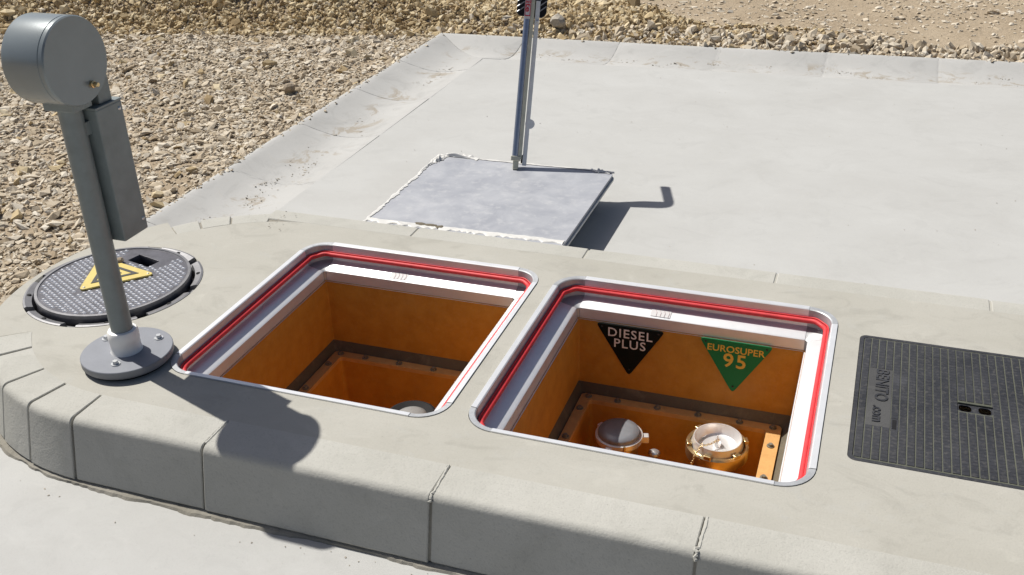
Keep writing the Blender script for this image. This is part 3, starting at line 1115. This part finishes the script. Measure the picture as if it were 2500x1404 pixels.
for k in range(6):
    a = 2 * PI * k / 6 + 0.35
    me_ = box_me('lug', (-0.010, -0.006, -0.012), (0.010, 0.006, 0.012))
    me_.transform(Matrix.Translation((0.076 * math.cos(a), 0.076 * math.sin(a), H - 0.330)) @ Matrix.Rotation(a + PI / 2, 4, 'Z'))
    link('lug', me_, 'brass', root, bevel=0.002)
link('knob', lathe_me('knob', [(0.010, H - 0.336), (0.0105, H - 0.322), (0.007, H - 0.315), (0.0018, H - 0.310), (0.0014, H - 0.302), (0, H - 0.301)], 16), 'alu_cap', root, True)
# chain links from the knob over the rim and down
chain_pts = []
P_ = [Vector((0.0, -0.006, H - 0.314)), Vector((-0.014, -0.022, H - 0.318)), Vector((-0.026, -0.040, H - 0.312)), Vector((-0.034, -0.054, H - 0.304)), Vector((-0.046, -0.078, H - 0.322)), Vector((-0.052, -0.088, H - 0.345)), Vector((-0.053, -0.090, H - 0.40))]
for a, b_ in zip(P_[:-1], P_[1:]):
    n = max(2, int((b_ - a).length / 0.0062))
    for k in range(n):
        chain_pts.append((a.lerp(b_, k / n), (b_ - a).normalized()))
for i, (pt, d) in enumerate(chain_pts):
    side = d.cross(Vector((0.3, 0.2, 1))).normalized()
    if i % 2:
        side = d.cross(side).normalized()
    pts = [pt + d * (0.0050 * math.cos(t)) + side * (0.0026 * math.sin(t)) for t in [2 * PI * k / 10 for k in range(10)]]
    link('chain_link', tube_me('chain_link', pts, 0.0009, 5, True), 'brass', root, True)

# dark cap
c1 = (1.040, 0.535)
root = empty('fill_cap', (c1[0], c1[1], -0.57))
tag(root, 'dark grey smooth fill cap half in shadow in the right chamber', 'fuel cap', 'fill caps')
link('pipe', lathe_me('pipe', [(0, 0), (0.045, 0), (0.045, H - 0.43), (0.053, H - 0.41), (0.055, H - 0.345)], 40), 'brass', root, True)
o = link('rim', lathe_me('rim', [(0.050, H - 0.362), (0.064, H - 0.358), (0.066, H - 0.350), (0.065, H - 0.341), (0.058, H - 0.340)], 48), 'alu_cap', root)
autosmooth(o, 40)
o = link('cap_lid', lathe_me('cap_lid', [(0.0585, H - 0.345), (0.0580, H - 0.334), (0.0545, H - 0.328), (0.036, H - 0.3245), (0, H - 0.3225)], 48), 'black_cap', root)
autosmooth(o, 50)
for a, L in ((0.30, 0.020), (-1.75, 0.010), (2.6, 0.016)):
    me_ = box_me('lug', (0.055, -0.010, H - 0.368), (0.062 + L, 0.010, H - 0.346))
    me_.transform(Matrix.Rotation(a, 4, 'Z'))
    link('lug', me_, 'alu_cap', root, bevel=0.003)
link('lever_pin', lathe_me('lever_pin', [(0.0035, H - 0.41), (0.0035, H - 0.338), (0, H - 0.338)], 10, 'Z', (0.030, -0.060, 0)), 'brass', root)

# left chamber cap
c0 = (0.462, 0.432)
root = empty('fill_cap', (c0[0], c0[1], -0.57))
tag(root, 'grey domed cap with black rubber collar deep in the left chamber', 'fuel cap', 'fill caps')
link('pipe', lathe_me('pipe', [(0, 0), (0.05, 0), (0.05, H - 0.36)], 36), 'rubber', root, True)
o = link('rubber_collar', lathe_me('rubber_collar', [(0.050, H - 0.365), (0.074, H - 0.362), (0.076, H - 0.345), (0.072, H - 0.330), (0.064, H - 0.326), (0.040, H - 0.332)], 48), 'rubber', root)
autosmooth(o, 40)
o = link('cap_dome', lathe_me('cap_dome', [(0.045, H - 0.34), (0.044, H - 0.331), (0.030, H - 0.324), (0, H - 0.321)], 40), 'dull_cap', root, True)

# small domed plug between the caps
root = empty('domed_plug', (1.133, 0.570, -0.557))
tag(root, 'small silver domed plug between the two fill caps', 'plug')
link('stem', lathe_me('stem', [(0, 0), (0.006, 0), (0.006, 0.150)], 14), 'zinc', root, True)
link('plug_head', lathe_me('plug_head', [(0.006, 0.140), (0.0165, 0.142), (0.0165, 0.147), (0.011, 0.152), (0, 0.154)], 20), 'zinc', root, True)

# ------------------------------------------------------------------ round manhole
root = empty('manhole', (MH[0], MH[1], 0))
tag(root, 'round iron manhole cover with studs and yellow triangle by the gravel', 'manhole')
fr = link('frame', lathe_me('frame', [(0.2465, -0.06), (0.2465, -0.010), (0.2215, -0.013), (0.2195, -0.045), (0.19, -0.05)], 96), 'iron', root)
autosmooth(fr, 40)
for k in range(8):
    a0 = 2 * PI * k / 8 + 0.25
    a1 = a0 + 2 * PI / 8 * (0.76 if k % 2 else 0.84)
    vs, fs = [], []
    pr = [(0.2462, -0.012), (0.2462, 0.0015), (0.2405, 0.003), (0.2235, -0.002), (0.2215, -0.012)]
    nn = 9
    for i in range(nn + 1):
        a = a0 + (a1 - a0) * i / nn
        for r, z in pr:
            vs.append((r * math.cos(a), r * math.sin(a), z))
    m_ = len(pr)
    for i in range(nn):
        for j in range(m_):
            j2 = (j + 1) % m_
            fs.append((i * m_ + j, i * m_ + j2, (i + 1) * m_ + j2, (i + 1) * m_ + j))
    fs += [tuple(range(m_)), tuple(range(nn * m_, (nn + 1) * m_))]
    seg = link('frame_segment', fixn(mesh('frame_segment', vs, fs)), 'iron', root)
    am = (a0 + a1) / 2
    link('anchor_hole', lathe_me('anchor_hole', [(0.007, 0.0), (0.0062, 0.0022), (0, 0.0022)], 14, 'Z', (0.233 * math.cos(am), 0.233 * math.sin(am), 0.0)), 'rubber', seg)
# lid with its rectangular key hole
LZ = 0.013
hole_c, hole_a = Vector((0.003, 0.131)), math.radians(-14)
hp = []
for sx, sy in ((-1, -1), (1, -1), (1, 1), (-1, 1)):
    v_ = Vector((sx * 0.045, sy * 0.022))
    v_.rotate(Matrix.Rotation(hole_a, 2))
    hp.append((hole_c.x + v_.x, hole_c.y + v_.y))
lid = link('lid', fill_me('lid', arc(0, 0, 0.2130, 0, 2 * PI, 96)[:-1], [hp], -0.02, LZ), 'lid_iron', root, bevel=0.0025)
rimo = link('lid_rim', lathe_me('lid_rim', [(0.2132, 0.004), (0.2148, 0.010), (0.2135, LZ + 0.0025), (0.206, LZ + 0.003), (0.204, LZ - 0.001)], 96), 'iron', root)
autosmooth(rimo, 60)
box = link('key_box', box_me('key_box', (hole_c.x - .055, hole_c.y - .04, -0.06), (hole_c.x + .055, hole_c.y + .04, -0.045)), 'void', root)
link('shaft', lathe_me('shaft', [(0.19, -0.05), (0.19, -0.30), (0, -0.30)], 48), 'void', root, True)
# yellow triangle plate
tri = [Vector((-0.455, 0.272)), Vector((-0.323, 0.407)), Vector((-0.533, 0.451))]
tri = [t - Vector(MH) for t in tri]
tc = (tri[0] + tri[1] + tri[2]) / 3
def round_tri(tri, r):
    loop = []
    for i in range(3):
        p = tri[i]; a = tri[i - 1]; c = tri[(i + 1) % 3]
        d1 = (a - p).normalized() * r; d2 = (c - p).normalized() * r
        for k in range(6):
            t = k / 5
            loop.append((p + d1) * (1 - t) ** 2 + p * 2 * t * (1 - t) + (p + d2) * t * t)
    return [(v_.x, v_.y) for v_ in loop]
def shrink(tri, f):
    return [tc + (t - tc) * f for t in tri]
pl = link('warning_plate', fill_me('warning_plate', round_tri(shrink(tri, 1.12), 0.022), [], LZ + 0.001, LZ + 0.006), 'yellow', root, bevel=0.001)
pl['label'] = 'yellow triangular warning plate with black outline'
link('black_outline', fill_me('black_outline', [tuple(t) for t in shrink(tri, 0.70)], [[tuple(t) for t in shrink(tri, 0.52)]], LZ + 0.0058, LZ + 0.0072), 'ink_black', pl)
link('black_symbol', fill_me('black_symbol', [tuple(t) for t in shrink(tri, 0.27)], [[tuple(t + Vector((0.004, 0.002))) for t in shrink(tri, 0.12)]], LZ + 0.0058, LZ + 0.0072), 'ink_black', pl)
for t in shrink(tri, 0.93):
    link('rivet', lathe_me('rivet', [(0.0045, 0.0), (0.0035, 0.0016), (0, 0.002)], 12, 'Z', (t.x, t.y, LZ + 0.006)), 'tool_edge', pl, True)
# studs
def in_tri(p, T):
    s = []
    for i in range(3):
        a, b_ = T[i], T[(i + 1) % 3]
        s.append((b_ - a).cross(p - a))
    return all(v_ > 0 for v_ in s) or all(v_ < 0 for v_ in s)
bigT = shrink(tri, 1.22)
vs, fs = [], []
pitch = 0.0225
ang = math.radians(18)
for i in range(-16, 17):
    for j in range(-32, 33):
        p = Vector((i * pitch + (pitch / 2 if j % 2 else 0), j * pitch * 0.5))
        p.rotate(Matrix.Rotation(ang, 2))
        if p.length > 0.196 or in_tri(p, bigT):
            continue
        dh = p - hole_c
        if abs(dh.x) < 0.085 and -0.030 < dh.y < 0.09:
            continue
        n0 = len(vs)
        w_ = 0.0063
        for sx, sy in ((-1, -1), (1, -1), (1, 1), (-1, 1)):
            v_ = Vector((sx * w_, sy * w_ * 0.8)); v_.rotate(Matrix.Rotation(ang, 2))
            vs.append((p.x + v_.x, p.y + v_.y, LZ - 0.0005))
        for sx, sy in ((-1, -1), (1, -1), (1, 1), (-1, 1)):
            v_ = Vector((sx * w_ * 0.45, sy * w_ * 0.4)); v_.rotate(Matrix.Rotation(ang, 2))
            vs.append((p.x + v_.x, p.y + v_.y, LZ + 0.0032))
        fs += [(n0, n0 + 1, n0 + 5, n0 + 4), (n0 + 1, n0 + 2, n0 + 6, n0 + 5), (n0 + 2, n0 + 3, n0 + 7, n0 + 6), (n0 + 3, n0, n0 + 4, n0 + 7), (n0 + 4, n0 + 5, n0 + 6, n0 + 7)]
st = link('tread_studs', mesh('tread_studs', vs, fs), 'stud_iron', lid)
st['kind'] = 'stuff'

# pebble lying on the lid
def pebble(loc, r, label, sc=(1, 0.8, 0.65), mat='pebble'):
    bm = bmesh.new()
    bmesh.ops.create_icosphere(bm, subdivisions=2, radius=r)
    for v_ in bm.verts:
        v_.co *= 1 + random.uniform(-0.14, 0.14)
        v_.co.x *= sc[0]; v_.co.y *= sc[1]; v_.co.z *= sc[2]
    me_ = bpy.data.meshes.new('pebble')
    bm.to_mesh(me_); bm.free()
    o = link('pebble', me_, mat)
    o.location = loc
    o.rotation_euler = (0, 0, random.uniform(0, 6))
    return tag(o, label, 'stone')
pebble((MH[0] - 0.055, MH[1] + 0.098, LZ + 0.009), 0.013, 'brown pebble lying on the manhole lid beside its hole')
gz = lambda x, y: float(ground_h(x, y))
pebble((-1.18, 2.60, gz(-1.18, 2.60) + 0.030), 0.034, 'rounded brown stone on the gravel near the left gutter', (1, 0.85, 0.8))
pebble((-1.45, 0.92, gz(-1.45, 0.92) + 0.03), 0.034, 'brown stone on the gravel just left of the grey post', (1.1, 0.8, 0.75))
pebble((-0.21, 3.99, gz(-0.21, 3.99) + 0.05), 0.05, 'large pale rubble stone behind the far gutter', (1.2, 0.9, 0.8), 'crumbs')

# ------------------------------------------------------------------ black cover at the right
root = empty('access_cover', ((BC[0] + BC[2]) / 2, (BC[1] + BC[3]) / 2, 0))
tag(root, 'black ribbed square cover flush with the island at the right edge', 'cover')
bcx, bcy = (BC[0] + BC[2]) / 2, (BC[1] + BC[3]) / 2
hw = (BC[2] - BC[0]) / 2
link('cover_frame', fill_me('cover_frame', rrect(-hw - .003, -hw - .003, hw + .003, hw + .003, 0.017), [rrect(-hw + .006, -hw + .006, hw - .006, hw - .006, 0.011)], -0.05, 0.0005), 'black_cover', root)
nrib = 29
span = 2 * hw - 0.0145
pw = span / nrib
key = Vector((1.882 - bcx, 0.405 - bcy))
link('cover_base', fill_me('cover_base', rrect(-hw + .0075, -hw + .0075, hw - .0075, hw - .0075, 0.010), [rrect(key.x - .037, key.y - .020, key.x + .037, key.y + .020, 0.010)], -0.012, -0.0003), 'groove_dust', root)
txt = (1.664 - bcx, 1.700 - bcx, 0.272 - bcy, 0.515 - bcy)
for i in range(nrib):
    xa = -hw + 0.0073 + i * pw + 0.0013
    xb = xa + pw - 0.0026
    xm = (xa + xb) / 2
    cuts = []
    if abs(xm - key.x) < 0.043:
        cuts.append((key.y - 0.024, key.y + 0.024))
    if txt[0] - 0.004 < xm < txt[1] + 0.004:
        cuts.append((txt[2], txt[3]))
    if abs(xm - (1.720 - bcx)) < pw / 2:
        cuts.append((0.264 - bcy, 0.312 - bcy))
    ys = [-hw + 0.011] + [y for c_ in sorted(cuts) for y in c_] + [hw - 0.011]
    zt_ = 0.0012 + random.uniform(-0.0004, 0.0004)
    for ya, yb in zip(ys[0::2], ys[1::2]):
        nseg = max(1, int((yb - ya) / 0.0119))
        vs, fs = [], []
        for j in range(nseg):
            y0_, y1_ = ya + (yb - ya) * j / nseg, ya + (yb - ya) * (j + 1) / nseg
            for yy, dz in ((y0_, -0.0007), (y0_ + 0.0009, 0.0), (y1_ - 0.0009, 0.0)) + (((y1_, -0.0007),) if j == nseg - 1 else ()):
                vs += [(xa, yy, -0.003), (xa, yy, zt_ - 0.0008 + dz), (xa + 0.0007, yy, zt_ + dz), (xb - 0.0007, yy, zt_ + dz), (xb, yy, zt_ - 0.0008 + dz), (xb, yy, -0.003)]
        nr = len(vs) // 6
        for r_i in range(nr - 1):
            for j in range(5):
                fs.append((r_i * 6 + j, (r_i + 1) * 6 + j, (r_i + 1) * 6 + j + 1, r_i * 6 + j + 1))
        fs += [tuple(range(6)), tuple(range((nr - 1) * 6, nr * 6))]
        link('rib', fixn(mesh('rib', vs, fs)), 'black_cover', root)
cutx = [(-hw + 0.0073 + i * pw) for i in range(nrib) if txt[0] - 0.004 < -hw + 0.0073 + (i + 0.5) * pw < txt[1] + 0.004]
tp = link('text_panel', box_me('text_panel', (cutx[0] + 0.0006, txt[2] + 0.0006, -0.003), (cutx[-1] + pw - 0.0006, txt[3] - 0.0006, 0.0004)), 'panel_dust', root)
si = [i for i in range(nrib) if abs(-hw + 0.0073 + (i + 0.5) * pw - (1.720 - bcx)) <= pw / 2][0]
sx0 = -hw + 0.0073 + si * pw
link('slot_panel', box_me('slot_panel', (sx0 + 0.0006, 0.2646 - bcy, -0.003), (sx0 + pw - 0.0006, 0.3114 - bcy, 0.0006)), 'black_cover', root)
big = text_me('lettering', 'BENITO', 0.040, Matrix.Translation(((txt[0] + txt[1]) / 2, (txt[3] + txt[2]) / 2 + 0.048, 0.0008)) @ Matrix.Rotation(-PI / 2, 4, 'Z'), 0.0016, 0.0006, 0.98)
link('lettering', big, 'black_cover', tp)
small = text_me('lettering', '.com', 0.034, Matrix.Translation(((txt[0] + txt[1]) / 2 - 0.004, txt[2] + 0.048, 0.0008)) @ Matrix.Rotation(-PI / 2, 4, 'Z'), 0.0016, 0.0006, 1.0)
link('lettering', small, 'black_cover', tp)
link('slot', box_me('slot', (sx0 + 0.004, 0.270 - bcy, -0.003), (sx0 + pw - 0.005, 0.306 - bcy, 0.0012)), 'rubber', root)
kp = link('key_plate', fill_me('key_plate', rrect(key.x - .038, key.y - .021, key.x + .038, key.y + .021, 0.012), [rrect(key.x - .034, key.y - .018, key.x - .007, key.y + .008, 0.009), rrect(key.x + .007, key.y - .018, key.x + .034, key.y + .008, 0.009)], -0.004, -0.0005), 'black_cover', root)
link('key_well', box_me('key_well', (key.x - .045, key.y - .028, -0.045), (key.x + .045, key.y + .028, -0.032)), 'rubber', root)
link('key_bar', box_me('key_bar', (key.x - .036, key.y + .010, -0.001), (key.x + .036, key.y + .0155, 0.004)), 'groove_dust', root, bevel=0.001)

# ------------------------------------------------------------------ grey post
PX, PY = -0.100, 0.018
root = empty('vent_post', (PX, PY, 0))
tag(root, 'grey metal post with a drum head and flange foot', 'post')
fl = link('flange', lathe_me('flange', [(0, 0.006), (0.104, 0.006), (0.109, 0.010), (0.1115, 0.014), (0.1115, 0.0285), (0.1100, 0.030), (0, 0.030)], 72), 'flange_paint', root)
autosmooth(fl, 40)
link('foot_plate', lathe_me('foot_plate', [(0, 0.0005), (0.100, 0.0005), (0.102, 0.006), (0, 0.006)], 48), 'rubber', root)
for bx_, by_ in ((-0.085, 0.027), (0.045, 0.070), (0.020, -0.067)):
    hexbolt('bolt', bx_ * (0.98), by_, 0.030, 0.0075, 0.008, root, 'zinc')
co = link('collar', lathe_me('collar', [(0.039, 0.0300), (0.037, 0.036), (0.0362, 0.060), (0.0375, 0.062), (0.0375, 0.082), (0.034, 0.089), (0.027, 0.091), (0.025, 0.090)], 44), 'white_plastic', root)
autosmooth(co, 40)
link('pole', lathe_me('pole', [(0.0262, 0.03), (0.0262, 0.665), (0.030, 0.665), (0.030, 0.72)], 36), 'paint', root)
autosmooth(root.children[-1], 40)
# rectangular housing behind the pole
hb = link('housing', box_me('housing', (-0.030, 0.026, 0.322), (0.049, 0.112, 0.645)), 'paint', root, bevel=0.003)
link('housing_lip', box_me('housing_lip', (-0.034, 0.024, 0.6445), (0.0495, 0.1135, 0.650)), 'paint', hb, bevel=0.001)
for zz in (0.628, 0.352):
    link('screw', lathe_me('screw', [(0.0048, 0.0478), (0.004, 0.051), (0, 0.0515)], 12, 'X', (0, 0.100, zz)), 'zinc', hb, True)
link('strap', box_me('strap', (-0.022, -0.004, 0.59), (0.024, 0.03, 0.62)), 'paint', root)
br = link('bracket', box_me('bracket', (-0.02, 0.052, 0.650), (0.040, 0.094, 0.75)), 'paint', root, bevel=0.002)
# drum, axis along x
dr = link('drum', lathe_me('drum', [(0, -0.064), (0.090, -0.064), (0.0955, -0.061), (0.0968, -0.056), (0.0968, 0.034), (0.0952, 0.0352), (0.0968, 0.0366), (0.0968, 0.046), (0.0945, 0.050), (0, 0.0502)], 72, 'X', (0, 0.001, 0.764)), 'drum_paint', root)
autosmooth(dr, 28)
link('drum_foot', box_me('drum_foot', (-0.044, -0.030, 0.655), (0.040, 0.030, 0.690)), 'paint', root, bevel=0.003)
link('drum_bolt', lathe_me('drum_bolt', [(0.008, 0.049), (0.008, 0.056), (0.0055, 0.057), (0.0055, 0.066), (0.0045, 0.068), (0, 0.068)], 12, 'X', (0, 0.030, 0.705)), 'brass', root)

# ------------------------------------------------------------------ lifted cover lying on the pad
CX0, CX1, CY0, CY1, CZ = 0.035, 0.722, 0.992, 1.690, -0.050
ccx, ccy = (CX0 + CX1) / 2, (CY0 + CY1) / 2
root = empty('chamber_cover', (ccx, ccy, ZP))
tag(root, 'lifted grey square cover with ragged white film lying on the pad', 'cover')
hx, hy = (CX1 - CX0) / 2, (CY1 - CY0) / 2
T = CZ - ZP
link('top_plate', fill_me('top_plate', rrect(-hx, -hy, hx, hy, 0.03), [], T - 0.012, T), 'cover_plate', root, bevel=0.002)
tray = []
tray += [(x, y, T - 0.012) for x, y in rrect(-hx + .012, -hy + .012, hx - .012, hy - .012, 0.03)]
vs, fs = loft([tray, [(x, y, 0.0) for x, y in rrect(-hx + .05, -hy + .05, hx - .05, hy - .05, 0.03)]], True)
link('tray_body', fixn(mesh('tray_body', vs, fs)), 'alu_cast', root)
link('edge_lip', fill_me('edge_lip', rrect(-hx + .006, -hy + .006, hx + .006, hy - .004, 0.03), [rrect(-hx + .03, -hy + .03, hx - .03, hy - .03, 0.02)], T - 0.020, T - 0.0125), 'film', root)

def film_strip(p0, p1, w0, w1, crump, seed, outward, overhang=0.02, n=120, m_=9):
    r_ = np.random.default_rng(seed)
    p0, p1 = np.array(p0, float), np.array(p1, float)
    d = (p1 - p0) / np.linalg.norm(p1 - p0)
    o_ = np.array(outward, float)
    def smooth(a, k):
        ker = np.ones(k) / k
        return np.convolve(np.pad(a, k, mode='edge'), ker, 'same')[k:-k]
    wi = w0 + (w1 - w0) * np.abs(smooth(r_.normal(0, 1, n + 1), 9)) * 1.6 + smooth(r_.normal(0, 0.004, n + 1), 6)
    wo = overhang * (0.5 + np.abs(smooth(r_.normal(0, 1, n + 1), 5))) + smooth(r_.normal(0, 0.002, n + 1), 4)
    ph = r_.uniform(0, 6, 6)
    vs, fs = [], []
    for i in range(n + 1):
        s = i / n
        for j in range(m_ + 1):
            t = j / m_
            off = wo[i] - (wo[i] + max(wi[i], 0.003)) * t
            base = p0 + (p1 - p0) * s + o_ * off
            c = crump(s) if callable(crump) else crump
            z = T + 0.002 + c * math.sin(PI * min(1, t * 1.0 + 0.05)) * (0.6 + 0.5 * math.sin(23 * s + ph[0]) * math.sin(9 * s + ph[1]) + 0.2 * math.sin(51 * s + 4 * t + ph[2]))
            z += r_.normal(0, 0.00015)
            if t < 0.15:
                z -= 0.008 * (1 - t / 0.15)
            vs.append((base[0], base[1], max(z, 0.004)))
    k = m_ + 1
    for i in range(n):
        for j in range(m_):
            fs.append((i * k + j, i * k + j + 1, (i + 1) * k + j + 1, (i + 1) * k + j))
    o = link('plastic_film', mesh('plastic_film', vs, fs), 'film', root, True)
    return o
film_strip((-hx, -hy), (-hx, hy - 0.02), 0.002, 0.014, lambda s: 0.0015 + 0.006 * max(0, s - 0.6) / 0.4, 3, (-1, 0), 0.008, n=90)
film_strip((-hx - 0.005, hy - 0.01), (hx, hy - 0.004), 0.002, 0.004, lambda s: 0.0015 + 0.012 * math.exp(-((s - 0.10) / 0.08) ** 2), 5, (0, 1), 0.006, n=90)
film_strip((-hx, -hy + 0.078), (hx * 0.99, -hy + 0.088), 0.002, 0.006, lambda s: 0.001 + 0.005 * math.exp(-((s - 0.17) / 0.06) ** 2), 8, (0, -1), 0.03, n=90)
film_strip((-hx - 0.002, hy - 0.11), (-hx + 0.030, hy + 0.002), 0.008, 0.022, lambda s: 0.003 + 0.013 * math.sin(PI * s) ** 2, 21, (-0.8, 0.6), 0.008, n=30)
film_strip((-hx + 0.02, hy), (-hx + 0.16, hy), 0.006, 0.018, lambda s: 0.002 + 0.012 * math.sin(PI * s) ** 2, 23, (0, 1), 0.010, n=34)
film_strip((hx - 0.09, hy - 0.004), (hx - 0.01, hy - 0.016), 0.004, 0.012, lambda s: 0.002 + 0.010 * math.sin(PI * s) ** 2, 25, (0.2, 0.98), 0.006, n=24)
# smears of mortar near the front edge
for k, (xx, yy, L) in enumerate(((0.225, 1.075, 0.022), (0.262, 1.074, 0.024), (0.295, 1.07, 0.016))):
    bm = bmesh.new()
    bmesh.ops.create_icosphere(bm, subdivisions=2, radius=1)
    for v_ in bm.verts:
        v_.co = Vector((v_.co.x * L * (1 + random.uniform(-.2, .2)), v_.co.y * 0.012 * (1 + random.uniform(-.3, .3)), v_.co.z * 0.0035)) + Vector((xx - ccx, yy - ccy, T + 0.001))
    me_ = bpy.data.meshes.new('mortar_smear'); bm.to_mesh(me_); bm.free()
    link('mortar_smear', me_, 'gasket', root)

# ------------------------------------------------------------------ lifting tool standing on that cover
TB = Vector((0.3687, 1.6257, CZ + 0.003))
AX = Vector((0.0, 0.36, 1.0))
ax_len = AX.length
axn = AX.normalized()
un = (Vector((0.937, 0.349, 0)) - axn * Vector((0.937, 0.349, 0)).dot(axn)).normalized()     # sideways
vn = axn.cross(un).normalized()                                                              # towards the back or front
if vn.y > 0:
    vn = -vn                                                                                 # vn looks to the front
root = empty('lifting_tool', TB)
tag(root, 'thin steel lifting tool with red label standing on the lifted cover', 'tool')
frame3 = Matrix((un, -vn, axn)).transposed().to_4x4()
def tool(name, me_, mat, parent=root, bevel=0.0, smooth=False):
    me_.transform(frame3)
    return link(name, me_, mat, parent, smooth, bevel)
LEN = 0.70 * ax_len
tool('main_tube', box_me('main_tube', (-0.022, -0.012, 0.03), (0.0005, 0.014, LEN)), 'tool_blue', bevel=0.010)
root.children[-1].modifiers['bevel'].segments = 5
autosmooth(root.children[-1], 60)
tool('side_bar', box_me('side_bar', (0.0010, -0.008, 0.035), (0.0140, 0.020, LEN - 0.01)), 'tool_edge', bevel=0.001)
tool('rear_bar', box_me('rear_bar', (0.0175, 0.0, 0.012), (0.0335, 0.006, LEN - 0.14)), 'tool_zinc', bevel=0.001)
tool('spacer', box_me('spacer', (0.012, 0.004, 0.02), (0.026, 0.016, 0.05)), 'rubber')
tool('spacer', box_me('spacer', (0.012, 0.004, 0.484), (0.026, 0.016, 0.496)), 'tool_zinc')
tool('foot', box_me('foot', (-0.0165, -0.010, -0.004), (0.0045, 0.014, 0.034)), 'tool_edge', bevel=0.003)
tool('foot_sleeve', box_me('foot_sleeve', (-0.0255, -0.014, 0.028), (0.0105, 0.022, 0.045)), 'tool_edge', bevel=0.002)
d_ = lathe_me('pivot_disc', [(0, -0.004), (0.0175, -0.004), (0.0175, 0.004), (0, 0.004)], 32, 'Y', (0.0335, 0.003, 0.165))
tool('pivot_disc', d_, 'tool_zinc')
tool('clamp_bolt', lathe_me('clamp_bolt', [(0.006, -0.030), (0.006, 0.012), (0, 0.012)], 12, 'X', (0, 0.006, 0.490)), 'rubber')
tool('clamp_nut', lathe_me('clamp_nut', [(0, 0.0), (0.005, 0.001), (0.005, 0.009), (0, 0.010)], 6, 'Y', (0.028, -0.012, 0.532)), 'zinc')
# red and white label with the lettering that shows
lab = tool('label', box_me('label', (-0.0218, -0.0140, 0.537), (0.0008, -0.0122, LEN - 0.02)), 'label_white')
bl = [(-0.0205, 0.546), (-0.0003, 0.546), (-0.0003, LEN - 0.03), (-0.0205, LEN - 0.03)]
bi = [(-0.0182, 0.5495), (-0.0026, 0.5495), (-0.0026, LEN - 0.034), (-0.0182, LEN - 0.034)]
bm_ = fill_me('label_border', bl, [bi], 0.0138, 0.0146)
bm_.transform(Matrix.Rotation(PI / 2, 4, 'X'))
tool('label_border', bm_, 'ink_red', lab)
tx = text_me('lettering', 'elite', 0.038, Matrix.Translation((-0.0100, -0.0144, 0.593)) @ Matrix.Rotation(PI / 2, 4, 'X') @ Matrix.Rotation(-PI / 2, 4, 'Z') @ Matrix.Scale(0.62, 4, (0, 1, 0)), 0.0004, 0.0008, 1.0)
tool('lettering', tx, 'ink_red', lab)
# ribbed black grip block across the bars
gz0, gz1 = 0.548, LEN - 0.03
gl = [(x, z) for x, z in rrect(-0.050, gz0, 0.058, gz1, 0.020, 5)]
gm = fill_me('grip_block', gl, [], -0.030, -0.006)
gm.transform(Matrix.Rotation(PI / 2, 4, 'X'))
grip = tool('grip_block', gm, 'rubber', bevel=0.003)
for k in range(9):
    for x0_, x1_ in ((-0.048, -0.024), (0.022, 0.056)):
        za = gz0 + 0.012 + 0.019 * k
        if za + 0.03 > gz1:
            continue
        pts = [(x0_, 0.0055, za), (x1_, 0.0055, za + (x1_ - x0_) * 0.8)]
        tool('grip_rib', tube_me('grip_rib', pts, 0.0022, 6), 'black_cap', grip)
# handle bent back at the top
pts = [frame3.to_3x3() @ Vector((-0.006, 0.003, LEN - 0.03))]
wy = Vector((-0.30, 0.954, 0.0))
for k in range(10):
    pts.append(pts[-1] + axn.lerp(wy, k / 9).normalized() * 0.010)
for k in range(3):
    pts.append(pts[-1] + wy * 0.042)
link('handle', tube_me('handle', pts, 0.0165, 12), 'rubber', root, True)
